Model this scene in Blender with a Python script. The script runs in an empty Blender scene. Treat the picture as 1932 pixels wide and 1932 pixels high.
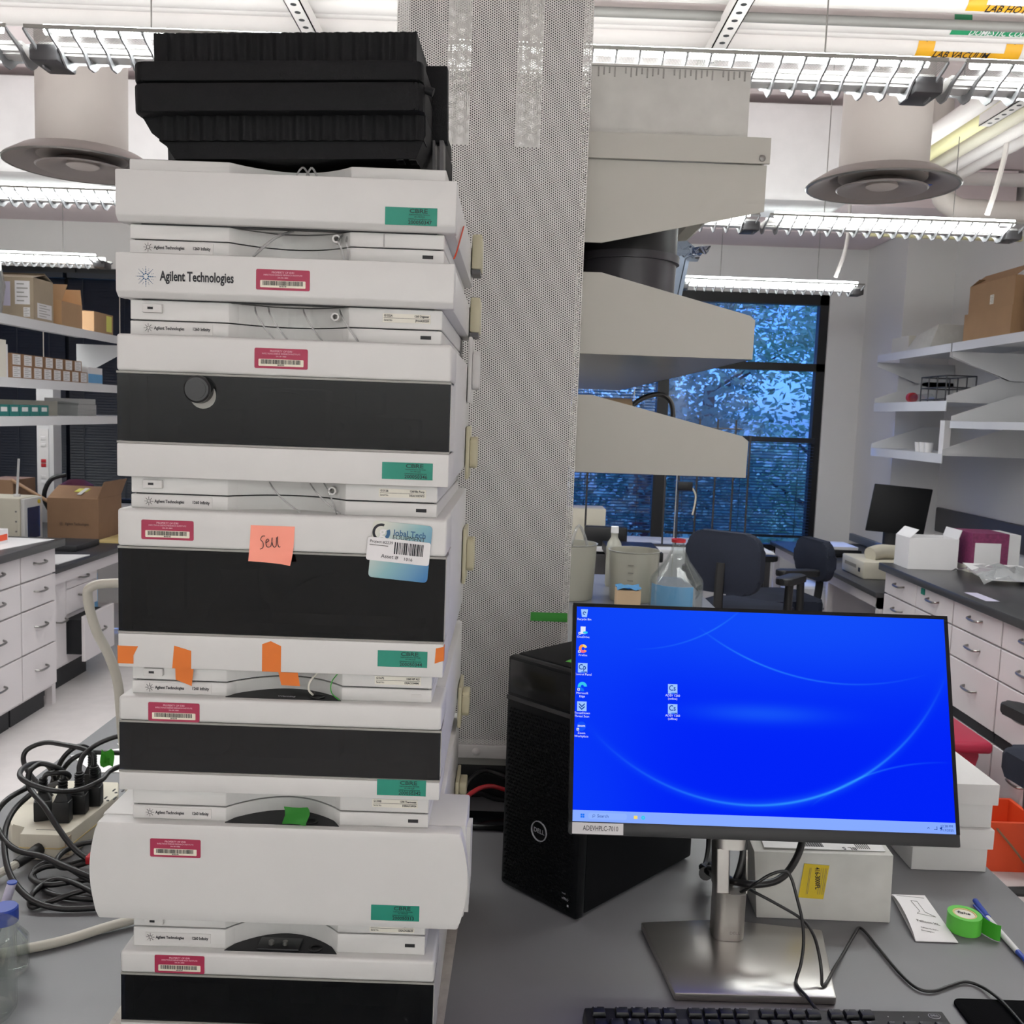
import bpy, bmesh, math, random
from mathutils import Vector, Matrix
random.seed(7)
PI = math.pi
SC = bpy.context.scene
COL = SC.collection
R_ = math.radians

# ---------------------------------------------------------------- camera, world, exposure
def make_camera():
    p, r, yw = R_(5.85), R_(2.06), R_(0.15)
    rz = Matrix.Rotation(-yw, 3, 'Z')
    f0 = rz @ Vector((0, math.cos(p), -math.sin(p)))
    r0 = rz @ Vector((1, 0, 0))
    u0 = rz @ Vector((0, math.sin(p), math.cos(p)))
    rt = math.cos(r) * r0 + math.sin(r) * u0
    up = -math.sin(r) * r0 + math.cos(r) * u0
    cd = bpy.data.cameras.new('camera')
    cd.lens = 33.28; cd.sensor_width = 36; cd.clip_start = 0.05; cd.clip_end = 200
    cd.dof.use_dof = True; cd.dof.focus_distance = 1.15; cd.dof.aperture_fstop = 24
    co = bpy.data.objects.new('camera', cd); COL.objects.link(co)
    m = Matrix((rt, up, -f0)).transposed().to_4x4()
    m.translation = Vector((0, 0, 1.64))
    co.matrix_world = m
    SC.camera = co
make_camera()
SC.view_settings.view_transform = 'Standard'
SC.view_settings.look = 'None'
SC.view_settings.exposure = 0.02
SC.view_settings.gamma = 1.0
SC.view_settings.use_curve_mapping = False
SC.cycles.transparent_max_bounces = 14
SC.cycles.max_bounces = 7; SC.cycles.diffuse_bounces = 4; SC.cycles.glossy_bounces = 3; SC.cycles.transmission_bounces = 4
SC.cycles.adaptive_threshold = 0.04
wd = bpy.data.worlds.new('world'); SC.world = wd; wd.use_nodes = True
wn = wd.node_tree
sky = wn.nodes.new('ShaderNodeTexSky'); sky.sky_type = 'NISHITA'
sky.sun_elevation = R_(48); sky.sun_rotation = R_(200); sky.sun_disc = False
wn.links.new(sky.outputs[0], wn.nodes['Background'].inputs[0])
wn.nodes['Background'].inputs[1].default_value = 0.5
sund = bpy.data.lights.new('sun', 'SUN'); sund.energy = 7; sund.angle = R_(1); sund.color = (1, .95, .86)
suno = bpy.data.objects.new('sun', sund); COL.objects.link(suno)
suno.location = (0, 12, 12); suno.rotation_euler = (R_(-48), 0, R_(25))
LAMP = 20.0       # radiance of the fluorescent tubes
DOWN = 31.0       # power of area strips added under one fixture's wings as the tubes' downlight

# ---------------------------------------------------------------- materials
def lin(h):
    h = h.lstrip('#'); o = []
    for i in (0, 2, 4):
        c = int(h[i:i+2], 16) / 255
        o.append(c / 12.92 if c <= .04045 else ((c + .055) / 1.055) ** 2.4)
    return (*o, 1)
class Nd:
    """tiny expression builder on math nodes"""
    def __init__(s, nt, sock): s.nt, s.k = nt, sock
    def _m(s, op, b=None, c=None):
        n = s.nt.nodes.new('ShaderNodeMath'); n.operation = op
        s.nt.links.new(s.k, n.inputs[0])
        for i, q in ((1, b), (2, c)):
            if q is None: continue
            if isinstance(q, Nd): s.nt.links.new(q.k, n.inputs[i])
            else: n.inputs[i].default_value = q
        return Nd(s.nt, n.outputs[0])
    def __add__(s, b): return s._m('ADD', b)
    def __sub__(s, b): return s._m('SUBTRACT', b)
    def __mul__(s, b): return s._m('MULTIPLY', b)
    def __truediv__(s, b): return s._m('DIVIDE', b)
    def lt(s, b): return s._m('LESS_THAN', b)
    def f(s, op, b=None, c=None): return s._m(op, b, c)
M = {}
def mat(name, col, rough=.5, metal=0, var=.05, scale=12, bump=0, bscale=200, spec=.5, emit=None, coat=0):
    m = bpy.data.materials.new(name); m.use_nodes = True
    nt = m.node_tree; b = nt.nodes['Principled BSDF']
    c = lin(col)
    tc = nt.nodes.new('ShaderNodeTexCoord')
    nz = nt.nodes.new('ShaderNodeTexNoise'); nz.inputs['Scale'].default_value = scale; nz.inputs['Detail'].default_value = 4
    nt.links.new(tc.outputs['Object'], nz.inputs['Vector'])
    mx = nt.nodes.new('ShaderNodeMix'); mx.data_type = 'RGBA'
    mx.inputs['A'].default_value = tuple(min(1, x * (1 - var)) for x in c[:3]) + (1,)
    mx.inputs['B'].default_value = tuple(min(1, x * (1 + var)) for x in c[:3]) + (1,)
    nt.links.new(nz.outputs['Fac'], mx.inputs['Factor'])
    nt.links.new(mx.outputs['Result'], b.inputs['Base Color'])
    b.inputs['Roughness'].default_value = rough; b.inputs['Metallic'].default_value = metal
    b.inputs['Specular IOR Level'].default_value = spec; b.inputs['Coat Weight'].default_value = coat
    if emit:
        b.inputs['Emission Color'].default_value = lin(emit[0]); b.inputs['Emission Strength'].default_value = emit[1]
    if bump:
        n2 = nt.nodes.new('ShaderNodeTexNoise'); n2.inputs['Scale'].default_value = bscale
        nt.links.new(tc.outputs['Object'], n2.inputs['Vector'])
        bp = nt.nodes.new('ShaderNodeBump'); bp.inputs['Strength'].default_value = bump; bp.inputs['Distance'].default_value = .002
        nt.links.new(n2.outputs['Fac'], bp.inputs['Height']); nt.links.new(bp.outputs['Normal'], b.inputs['Normal'])
    M[name] = m; return m
def glassy(name, tint, gloss=.12, milk=0.0, milkcol='#ffffff', rough=.03, fr=.8):
    """see-through sheet: tinted transparency + fresnel reflection (+ milky diffuse)"""
    m = bpy.data.materials.new(name); m.use_nodes = True; nt = m.node_tree
    nt.nodes.remove(nt.nodes['Principled BSDF']); out = nt.nodes['Material Output']
    t = nt.nodes.new('ShaderNodeBsdfTransparent'); t.inputs[0].default_value = (*tint, 1)
    g = nt.nodes.new('ShaderNodeBsdfGlossy'); g.inputs['Roughness'].default_value = rough
    d = nt.nodes.new('ShaderNodeBsdfDiffuse'); d.inputs[0].default_value = lin(milkcol)
    m1 = nt.nodes.new('ShaderNodeMixShader'); m1.inputs[0].default_value = milk
    nt.links.new(t.outputs[0], m1.inputs[1]); nt.links.new(d.outputs[0], m1.inputs[2])
    lw = nt.nodes.new('ShaderNodeLayerWeight'); lw.inputs[0].default_value = .25
    k = (Nd(nt, lw.outputs['Fresnel']) * fr + gloss * .5)
    m2 = nt.nodes.new('ShaderNodeMixShader'); nt.links.new(k.k, m2.inputs[0])
    nt.links.new(m1.outputs[0], m2.inputs[1]); nt.links.new(g.outputs[0], m2.inputs[2])
    nt.links.new(m2.outputs[0], out.inputs[0]); M[name] = m; return m
def perforated(name, col, pitch, rad, rough=.5, metal=.0, sheet=False):
    m = mat(name, col, rough, metal, .03)
    nt = m.node_tree; b = nt.nodes['Principled BSDF']; out = nt.nodes['Material Output']
    ge = nt.nodes.new('ShaderNodeNewGeometry'); sp = nt.nodes.new('ShaderNodeSeparateXYZ')
    nt.links.new(ge.outputs['Position'], sp.inputs[0])
    X, Y, Z = (Nd(nt, sp.outputs[i]) for i in range(3))
    if sheet: a, z = X, (Z - Y) * .72
    else: a, z = X + Y, Z
    cw = .866 * pitch
    i = (a / cw).f('ROUND')
    par = (i * .5).f('FRACT')                    # 0 or .5
    dx = a - i * cw
    dz = ((z / pitch + par).f('FRACT') - .5) * pitch
    d2 = dx * dx + dz * dz
    hole = d2.lt(rad * rad)
    t = nt.nodes.new('ShaderNodeBsdfTransparent'); ms = nt.nodes.new('ShaderNodeMixShader')
    nt.links.new(hole.k, ms.inputs[0]); nt.links.new(b.outputs[0], ms.inputs[1]); nt.links.new(t.outputs[0], ms.inputs[2])
    nt.links.new(ms.outputs[0], out.inputs[0]); return m
def glow(name, col, s):
    m = bpy.data.materials.new(name); m.use_nodes = True; nt = m.node_tree
    nt.nodes.remove(nt.nodes['Principled BSDF'])
    e = nt.nodes.new('ShaderNodeEmission'); e.inputs[0].default_value = lin(col); e.inputs[1].default_value = s
    nt.links.new(e.outputs[0], nt.nodes['Material Output'].inputs[0]); M[name] = m; return m
mat('floor', '#d2cccb', .45, var=.10, scale=14, bump=.05)
mat('wall', '#e4e2e0', .75, var=.02, scale=3); mat('ceil', '#e6d8d9', .9, var=.05, scale=2)
mat('bench', '#68686b', .38, var=.08, scale=5, bump=.03, bscale=300)
mat('epoxy', '#3a3a3c', .3, var=.10, scale=6)
mat('white', '#cbcac8', .42, var=.02, scale=30, bump=.03, bscale=900)
mat('white2', '#c9c7c5', .4, var=.02); mat('greytrim', '#8f8d88', .4); mat('slot', '#15161a', .6)
mat('cabinet', '#d3cdce', .45, var=.02, scale=3); mat('steel', '#8b8986', .3, .9); mat('shelfwhite', '#d6d6d8', .45, var=.02)
mat('shelfgrey', '#b4b2aa', .5, var=.02, scale=4); mat('black', '#0c0d11', .45, var=.15); mat('blackgloss', '#08090c', .2)
mat('case', '#07080b', .7, spec=.25, var=.2, scale=40, bump=.15, bscale=700); mat('rubber', '#0d0d0f', .5)
mat('cable', '#0e0e10', .38); mat('ivory', '#c8c2b2', .45); mat('cable_grey', '#b9b5aa', .45)
mat('clip', '#b8b297', .45); mat('pcblack', '#050609', .5, spec=.25); mat('pcside', '#07080b', .6, spec=.2); mat('silver', '#a9a6a2', .32, .9, var=.03)
mat('darkmetal', '#4b4a4c', .4, .6); mat('red', '#9c2446', .5); mat('pinkprint', '#e8b8c4', .6); mat('ivoryprint', '#ded8c6', .6)
mat('teal', '#0f7f6b', .5, var=.06); mat('ink', '#12131c', .6); mat('darkteal', '#07352f', .6); mat('bluedot', '#27577f', .5)
mat('orange', '#d06c1e', .6, var=.06, scale=60); mat('salmon', '#f59a86', .7, var=.03); mat('greentape', '#3f9e3c', .55, var=.08)
mat('limetape', '#58b83f', .55, var=.06); mat('paper', '#dcdadb', .7, var=.02); mat('label', '#d9d5c9', .6, var=.03)
mat('cardboard', '#a1805f', .8, var=.10, scale=9); mat('cardboard2', '#8f6f55', .8, var=.10); mat('cardlight', '#b79d7f', .8, var=.1)
mat('kraftgrey', '#a3947f', .8, var=.08); mat('carton', '#c4c3be', .8, var=.16, scale=22); mat('yellow', '#cdb32a', .6, var=.06)
mat('pipeyellow', '#e0a51e', .5); mat('pipegreen', '#1f8a5c', .5); mat('pipe', '#dcd6d4', .6, var=.03); mat('pipegrey', '#7d7a78', .5)
mat('duct', '#bdb5b0', .6, .0, var=.05); mat('ductdark', '#8d8582', .4); mat('plastic_wrap', '#d8d5d6', .3, var=.08, bump=1, bscale=9)
mat('frameblack', '#0b0c10', .45); mat('blind', '#0f1828', .4, var=.1); mat('binred', '#a01f3d', .45); mat('orangered', '#e04f26', .5)
mat('chair', '#0b0d14', .6, var=.2); mat('chairfab', '#101728', .85, var=.3, scale=60); mat('purple', '#4a1230', .8, var=.2); mat('blue', '#1f3f9e', .4)
mat('penwhite', '#cfced0', .35); mat('keycap', '#101116', .42); mat('kbody', '#1a1a1d', .45); mat('wood', '#9d7b5c', .6)
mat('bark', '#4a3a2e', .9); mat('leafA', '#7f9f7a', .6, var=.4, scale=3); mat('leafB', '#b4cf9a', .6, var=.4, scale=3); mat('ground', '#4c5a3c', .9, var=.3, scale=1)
mat('teal_box', '#0f6f6a', .5); mat('skyblue', '#5b9fd0', .5); mat('padgrey', '#a7a29c', .95, var=.25, scale=60, bump=.6, bscale=150)
mat('lettergrey', '#9a9aa0', .5); mat('lilac', '#b9b4c8', .5); mat('floor_dark', '#2b2b2e', .6); mat('darkgrey', '#4a484a', .5, var=.08)
mat('amber', '#c9b27a', .6); mat('pinkbox', '#7a2f57', .6, var=.5, scale=70); mat('yellowlabel', '#d8d66a', .6); mat('redcap', '#b0202a', .4)
mat('scuff', '#6d6a66', .7); mat('interior', '#2c2d33', .6); mat('beige', '#8d7b66', .7, var=.2); mat('amberwrap', '#d9d3a5', .6)
mat('fillercol', '#232326', .9); mat('rib', '#7d7d80', .5); mat('boxwhite', '#c3c2c1', .7, var=.02); mat('knobgloss', '#16171a', .25); mat('shelfunder', '#8f8a86', .28, .6); mat('matfabric', '#0b0b0d', .95, spec=.05, bump=.2, bscale=900); mat('binblack', '#37343a', .4); mat('slate', '#6a7484', .6)
perforated('column_sheet', '#d9d8d4', .0042, .00115)
perforated('lamp_sheet', '#a8a6a4', .004, .0013, sheet=True)
glassy('window_glass', (.30, .49, .90), .10, .08, '#5f86b8'); glassy('tinted', (.09, .11, .16), .02, .12, '#05080f', .10)
glassy('clear', (.93, .945, .94), .03, .03, '#d5d8d0', .05, .3); glassy('frosted', (.62, .62, .58), .1, .55, '#c9c6b8', .3); glassy('acrylic', (.7, .72, .74), .2, .25)
glassy('tubing', (.75, .75, .75), .15, .2)
glow('tube', '#f5fbf8', LAMP); glow('ico', '#9cc4ff', 1.0); glow('icotxt', '#e6ecff', .95); glow('icodark', '#14409c', 1.0); glow('task', '#86aaff', 1.0)
glow('icoorange', '#ff9a4d', 1.0); glow('icocyan', '#38c6ee', 1.0); glow('icoblue', '#1670f0', 1.0); glow('icopink', '#f06a8a', 1.0); glow('icoyellow', '#f2d774', 1.0); glow('icozoom', '#1250f8', 1.0); glow('searchbox', '#8fb2ff', 1.0)

# ---------------------------------------------------------------- mesh builder
ORG = {}
class MB:
    def __init__(s): s.bm = bmesh.new()
    def _bev(s, vs, bev, seg):
        if not bev: return
        es = {e for v in vs for e in v.link_edges}
        bmesh.ops.bevel(s.bm, geom=list(es), offset=bev, segments=seg, affect='EDGES', profile=.5)
    def box(s, x0, x1, y0, y1, z0, z1, bev=0, seg=2):
        vs = [s.bm.verts.new((x, y, z)) for x in (x0, x1) for y in (y0, y1) for z in (z0, z1)]
        for q in ((0, 1, 3, 2), (4, 6, 7, 5), (0, 4, 5, 1), (2, 3, 7, 6), (0, 2, 6, 4), (1, 5, 7, 3)):
            s.bm.faces.new([vs[i] for i in q])
        s._bev(vs, bev, seg); return s
    def hexa(s, pts, bev=0):
        """8 points: bottom 4 (ccw) then top 4"""
        vs = [s.bm.verts.new(p) for p in pts]
        for q in ((3, 2, 1, 0), (4, 5, 6, 7), (0, 1, 5, 4), (1, 2, 6, 5), (2, 3, 7, 6), (3, 0, 4, 7)):
            s.bm.faces.new([vs[i] for i in q])
        s._bev(vs, bev, 2); return s
    def prism(s, pts, ax, a0, a1, bev=0, seg=2):
        def P(p, a):
            return {'x': (a, p[0], p[1]), 'y': (p[0], a, p[1]), 'z': (p[0], p[1], a)}[ax]
        lo = [s.bm.verts.new(P(p, a0)) for p in pts]; hi = [s.bm.verts.new(P(p, a1)) for p in pts]
        n = len(pts)
        s.bm.faces.new(lo[::-1]); s.bm.faces.new(hi)
        for i in range(n): s.bm.faces.new((lo[i], lo[(i+1) % n], hi[(i+1) % n], hi[i]))
        s._bev(lo + hi, bev, seg); return s
    def cyl(s, p0, p1, r0, r1=None, n=16, cap=True):
        r1 = r0 if r1 is None else r1
        p0, p1 = Vector(p0), Vector(p1); d = (p1 - p0).normalized()
        a = d.orthogonal().normalized(); b = d.cross(a)
        ring = lambda c, r: [s.bm.verts.new(c + r * (math.cos(2*PI*i/n) * a + math.sin(2*PI*i/n) * b)) for i in range(n)]
        A, B = ring(p0, r0), ring(p1, r1)
        for i in range(n): s.bm.faces.new((A[i], A[(i+1) % n], B[(i+1) % n], B[i]))
        if cap: s.bm.faces.new(A[::-1]); s.bm.faces.new(B)
        return s
    def lathe(s, prof, c=(0, 0, 0), n=28, close=False):
        c = Vector(c); rings = []
        for r, z in prof:
            if r < 1e-6: rings.append([s.bm.verts.new(c + Vector((0, 0, z)))])
            else: rings.append([s.bm.verts.new(c + Vector((r*math.cos(2*PI*i/n), r*math.sin(2*PI*i/n), z))) for i in range(n)])
        seq = list(zip(rings, rings[1:])) + ([(rings[-1], rings[0])] if close else [])
        for A, B in seq:
            for i in range(n):
                j = (i+1) % n
                if len(A) == 1 and len(B) == 1: continue
                if len(A) == 1: s.bm.faces.new((A[0], B[j], B[i]))
                elif len(B) == 1: s.bm.faces.new((A[i], A[j], B[0]))
                else: s.bm.faces.new((A[i], A[j], B[j], B[i]))
        return s
    def tube(s, pts, r, n=8, sub=5, flat=1.0):
        P = [Vector(p) for p in pts]
        if len(P) > 2 and sub > 1:
            Q = []
            E_ = [2*P[0]-P[1]] + P + [2*P[-1]-P[-2]]
            for i in range(1, len(E_)-2):
                a, b, c, d = E_[i-1:i+3]
                for k in range(sub):
                    t = k / sub
                    Q.append(.5*((2*b) + (-a+c)*t + (2*a-5*b+4*c-d)*t*t + (-a+3*b-3*c+d)*t**3))
            Q.append(P[-1]); P = Q
        T = (P[1]-P[0]).normalized(); a = T.orthogonal().normalized(); prev = None; first = None
        for i, p in enumerate(P):
            t = (P[min(i+1, len(P)-1)] - P[max(i-1, 0)])
            t = t.normalized() if t.length > 1e-9 else T
            a = (a - a.dot(t)*t)
            a = a.normalized() if a.length > 1e-6 else t.orthogonal().normalized()
            b = t.cross(a); T = t
            ring = [s.bm.verts.new(p + r*(math.cos(2*PI*k/n)*a + flat*math.sin(2*PI*k/n)*b)) for k in range(n)]
            if prev:
                for k in range(n): s.bm.faces.new((prev[k], prev[(k+1) % n], ring[(k+1) % n], ring[k]))
            else: first = ring
            prev = ring
        s.bm.faces.new(first[::-1]); s.bm.faces.new(prev); return s
    def sheet(s, grid, th=0):
        """grid[i][j] of points -> surface (double layer when th)"""
        G = [[s.bm.verts.new(p) for p in row] for row in grid]
        fs = []
        for i in range(len(G)-1):
            for j in range(len(G[0])-1):
                fs.append(s.bm.faces.new((G[i][j], G[i+1][j], G[i+1][j+1], G[i][j+1])))
        if th: bmesh.ops.solidify(s.bm, geom=fs, thickness=th)
        return s
    def build(s, name, m, parent=None, ang=35, kind=None, label=None, local=False):
        bmesh.ops.recalc_face_normals(s.bm, faces=s.bm.faces[:])
        o_ = Vector((0, 0, 0))
        if parent is not None and not local: o_ = ORG.get(parent.name, o_)
        if o_.length: bmesh.ops.translate(s.bm, verts=s.bm.verts[:], vec=-o_)
        me = bpy.data.meshes.new(name); s.bm.to_mesh(me); s.bm.free()
        if ang:
            me.shade_smooth(); me.set_sharp_from_angle(angle=R_(ang))
        me.materials.append(M[m] if isinstance(m, str) else m)
        o = bpy.data.objects.new(name, me); COL.objects.link(o)
        if parent is not None: o.parent = parent; ORG[o.name] = o_ if not local else Vector((0, 0, 0))
        else: ORG[o.name] = Vector((0, 0, 0))
        if kind: o['kind'] = kind
        if label: o['label'] = label
        return o
def tag(o, label, cat, group=None):
    o['label'] = label; o['category'] = cat
    if group: o['group'] = group
    return o
def thing(name, label, cat, loc=(0, 0, 0), rz=0, group=None):
    o = bpy.data.objects.new(name, None); o.empty_display_size = .05; COL.objects.link(o)
    o.location = loc; o.rotation_euler = (0, 0, rz); ORG[o.name] = Vector(loc)
    return tag(o, label, cat, group)
def struct(o): o['kind'] = 'structure'; return o
def one(name, m, label, cat, mb, group=None, base=None, ang=35):
    """a thing that is one mesh, origin moved to its base"""
    o = mb.build(name, m, None, ang)
    me = o.data
    if base is None:
        xs = [v.co for v in me.vertices]
        base = Vector(((min(v.x for v in xs)+max(v.x for v in xs))/2, (min(v.y for v in xs)+max(v.y for v in xs))/2, min(v.z for v in xs)))
    base = Vector(base)
    me.transform(Matrix.Translation(-base)); o.location = base; ORG[o.name] = base
    return tag(o, label, cat, group)
def part(name, m, parent, mb, **k): return mb.build(name, m, parent, **k)
def B(*a, **k): return MB().box(*a, **k)
def copy_of(o, parent, loc=None):
    c = o.copy(); COL.objects.link(c); c.parent = parent
    if loc is not None: c.location = loc
    ORG[c.name] = ORG.get(o.name, Vector((0, 0, 0))).copy()
    return c
def txt(s, size, loc, parent, m, rot=(PI/2, 0, 0), al='LEFT', sx=1.0, bold=0, sh=0, ext=.00012, name='lettering', local=False):
    c = bpy.data.curves.new(name, 'FONT'); c.body = s; c.size = size; c.align_x = al; c.align_y = 'CENTER'
    c.extrude = ext; c.offset = bold * size; c.resolution_u = 2; c.shear = sh
    fo = bpy.data.objects.new(name, c)
    me = bpy.data.meshes.new_from_object(fo); me.name = name
    bpy.data.objects.remove(fo); bpy.data.curves.remove(c)
    me.materials.clear(); me.materials.append(M[m])
    o = bpy.data.objects.new(name, me); COL.objects.link(o); ORG[o.name] = Vector((0, 0, 0))
    l = Vector(loc)
    if parent is not None:
        if not local: l = l - ORG[parent.name]
        o.parent = parent
    o.location = l; o.rotation_euler = rot; o.scale = (sx, 1, 1)
    return o
def rrect(x0, x1, z0, z1, r, n=4):
    pts = []
    for cx, cz, a0 in ((x1-r, z0+r, -90), (x1-r, z1-r, 0), (x0+r, z1-r, 90), (x0+r, z0+r, 180)):
        for i in range(n+1):
            a = R_(a0 + 90*i/n); pts.append((cx + r*math.cos(a), cz + r*math.sin(a)))
    return pts
ORD = ['first', 'second', 'third', 'fourth', 'fifth', 'sixth', 'seventh', 'eighth', 'ninth', 'tenth', 'eleventh', 'twelfth', 'thirteenth', 'fourteenth']
# ---------------------------------------------------------------- room shell
CEIL = 3.25; BW = 7.6
struct(B(-5.6, 3.3, -3.2, 7.9, -.1, 0).build('floor', 'floor'))
struct(B(-5.6, 3.3, -3.2, 7.9, CEIL, CEIL+.1).build('ceiling', 'ceil'))
w = MB()
w.box(-5.5, 2.75, BW, BW+.25, 0, .62); w.box(-5.5, 2.75, BW, BW+.25, 2.67, CEIL)
w.box(2.47, 2.75, BW, BW+.25, .62, 2.67); w.box(-2.6, .0, BW, BW+.25, .62, 2.67)
w.box(-5.5, -5.3, BW, BW+.25, .62, 2.67); w.box(-5.3, -2.6, BW, BW+.25, .62, .82)
struct(w.build('wall_back', 'wall'))
w = MB(); w.box(3.1, 3.3, -3, 6.85, 0, CEIL); w.box(2.75, 3.3, 6.85, 7.85, 0, CEIL)
struct(w.build('wall_right', 'wall'))
struct(B(-5.6, -5.5, -3, 7.85, 0, CEIL).build('wall_left', 'wall'))
struct(B(-5.5, 3.1, -3.1, -3, 0, CEIL).build('wall_front', 'wall'))
struct(B(-5.5, 2.75, 7.0, 7.599, 3.02, CEIL-.001, bev=.03).build('trim_1', 'ceil'))

def window(name, x0, x1, z0, z1, mull, rails):
    root = MB()
    t = .05
    root.box(x0, x1, BW+.02, BW+.1, z0, z0+t); root.box(x0, x1, BW+.02, BW+.1, z1-t-.03, z1)
    root.box(x0, x0+t, BW+.02, BW+.1, z0, z1); root.box(x1-t-.02, x1, BW+.02, BW+.1, z0, z1)
    for m_ in mull: root.box(m_-.045, m_+.045, BW, BW+.1, z0+.01, z1-.01)
    for a, b, z in rails: root.box(a, b, BW+.02, BW+.1, z-.03, z+.03)
    o = struct(root.build(name, 'frameblack'))
    xs = [x0] + mull + [x1]
    for a, b in zip(xs, xs[1:]):
        zr = [z for (p, q, z) in rails if p <= a + .06 and q >= b - .06]
        zz = [z0] + zr + [z1]
        for c, d in zip(zz, zz[1:]):
            part('pane', 'window_glass', o, B(a+.03, b-.03, BW+.055, BW+.061, c+.02, d-.02))
    return o
window('window_1', -5.3, -2.6, .82, 2.67, [-4.3, -3.53], [])
window('window_2', .0, 2.47, .62, 2.67, [1.19], [(1.19, 2.47, 2.1), (.0, 1.19, 2.1)])
def blind(label, x0, x1, z0, z1, tilt, pitch, wandx):
    t = thing('window_blind', label, 'blind', ((x0+x1)/2, BW-.05, z0), 0)
    part('head_rail', 'blind', t, B(x0, x1, BW-.075, BW-.03, z1, z1+.04))
    part('bottom_rail', 'blind', t, B(x0, x1, BW-.065, BW-.04, z0-.02, z0))
    m = MB(); z = z0 + .012
    c, s_ = math.cos(tilt)*.0125, math.sin(tilt)*.0125
    while z < z1:
        m.prism([(BW-.0525-c, z-s_), (BW-.0525+c, z+s_), (BW-.0525+c, z+s_+.001), (BW-.0525-c, z-s_+.001)], 'x', x0, x1)
        z += pitch
    part('slats', 'blind', t, m, kind='stuff', ang=0)
    for x in (x0+.12, (x0+x1)/2, x1-.12):
        part('ladder_cord', 'blind', t, MB().cyl((x, BW-.066, z0), (x, BW-.066, z1), .0022, n=5))
    part('pull_cord', 'label', t, MB().cyl((wandx, BW-.085, z1-1.2), (wandx, BW-.085, z1), .004, n=6))
blind('closed dark blind beside the wall edge at the left end of the back wall', -5.25, -4.35, .86, 2.58, R_(68), .022, -4.45)
blind('closed dark blind behind the shelf with cardboard boxes', -4.29, -3.545, .86, 2.58, R_(68), .022, -3.7)
blind('closed dark blind with beaded cord next to the instrument tower', -3.515, -2.62, .86, 2.58, R_(68), .022, -3.1)
blind('open blue-lit blind on the window half beside the perforated column', .05, 1.13, .76, 2.55, R_(12), .024, .95)
blind('half-lowered blind behind the office chairs', 1.25, 2.4, .76, 1.5, R_(12), .024, 1.32)

# ---------------------------------------------------------------- outside
struct(B(-25, 25, 9, 45, -3.2, -3).build('ground', 'ground'))
def tree(label, x, y, h, r, seed, lm, n=2600, group='trees outside the window'):
    rnd = random.Random(seed)
    t = thing('leafy_tree', label, 'tree', (x, y, -3.0), 0, group)
    m = MB(); m.cyl((0, 0, 0), (.1, 0, h*.6), .22, .12, 10)
    tips = []
    for i in range(6):
        a = rnd.random()*2*PI; z = h*(.25+.4*rnd.random()); L = r*(.4+.2*rnd.random())
        m.cyl((.05, 0, z), (L*math.cos(a), L*math.sin(a), z+L*.6), .045, .015, 6)
    part('trunk', 'bark', t, m, local=True)
    m = MB()
    for k in range(26):
        th, ph = rnd.random()*2*PI, math.acos(2*rnd.random()-1); q = r*(.35+.65*rnd.random())
        cx, cy, cz = q*math.sin(ph)*math.cos(th), q*math.sin(ph)*math.sin(th), h*.62 + h*.42*math.cos(ph)
        for _ in range(n//26):
            p = Vector((cx+rnd.gauss(0, .38), cy+rnd.gauss(0, .38), cz+rnd.gauss(0, .34)))
            u = Vector((rnd.gauss(0, 1), rnd.gauss(0, 1), rnd.gauss(0, .6))).normalized(); v = u.orthogonal().normalized()
            L = .05 + .05*rnd.random()
            vs = [m.bm.verts.new(p + L*u), m.bm.verts.new(p + .45*L*v), m.bm.verts.new(p - L*u), m.bm.verts.new(p - .45*L*v)]
            m.bm.faces.new(vs)
    part('crown', lm, t, m, kind='stuff', ang=0, local=True)
tree('dark leafy tree filling the window beside the black mullion', 1.6, 12.0, 7.2, 1.7, 1, 'leafA', 12000)
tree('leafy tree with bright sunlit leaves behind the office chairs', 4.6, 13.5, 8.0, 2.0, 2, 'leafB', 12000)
tree('far leafy tree seen through the open blind', -3.4, 16.5, 6.2, 2.0, 3, 'leafA', 3800)
tree('far tree between the two nearer trees outside', 4.0, 20, 9.0, 3.0, 4, 'leafA', 12000)
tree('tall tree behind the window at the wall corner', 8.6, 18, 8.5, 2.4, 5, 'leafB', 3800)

# ---------------------------------------------------------------- ceiling services (pipes run across, struts run away)
def pipe(name, label, y, z, r, m='pipe', x0=-5.4, x1=3.09):
    return one(name, m, label, 'pipe', MB().cyl((x0, y, z), (x1, y, z), r, n=18), 'pipes under the ceiling')
pipe('ceiling_pipe', 'thick white pipe at the very top edge, nearest row', 2.60, 2.80, .030)
P_hot = thing('ceiling_pipe', 'white hot water pipe carrying the orange yellow lettered band', 'pipe', (0, 2.68, 2.8), 0, 'pipes under the ceiling')
part('pipe_body', 'pipe', P_hot, MB().cyl((-1.6, 2.69, 2.80), (3.09, 2.69, 2.80), .032, n=18))
pipe('ceiling_pipe', 'dark grey pipe running above the green lettered pipe', 2.715, 2.745, .013, 'pipegrey', -.2)
P_cold = thing('ceiling_pipe', 'white pipe carrying the green domestic cold water band', 'pipe', (0, 2.78, 2.75), 0, 'pipes under the ceiling')
part('pipe_body', 'pipe', P_cold, MB().cyl((-5.4, 2.80, 2.783), (3.09, 2.80, 2.783), .034, n=18))
pipe('ceiling_pipe', 'thin white pipe between the green and the yellow banded pipes', 2.87, 2.776, .014)
P_vac = thing('ceiling_pipe', 'white lab vacuum pipe with a yellow band just above the near light', 'pipe', (0, 2.95, 2.75), 0, 'pipes under the ceiling')
part('pipe_body', 'pipe', P_vac, MB().cyl((-5.4, 2.97, 2.790), (3.09, 2.97, 2.790), .042, n=20))
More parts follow.
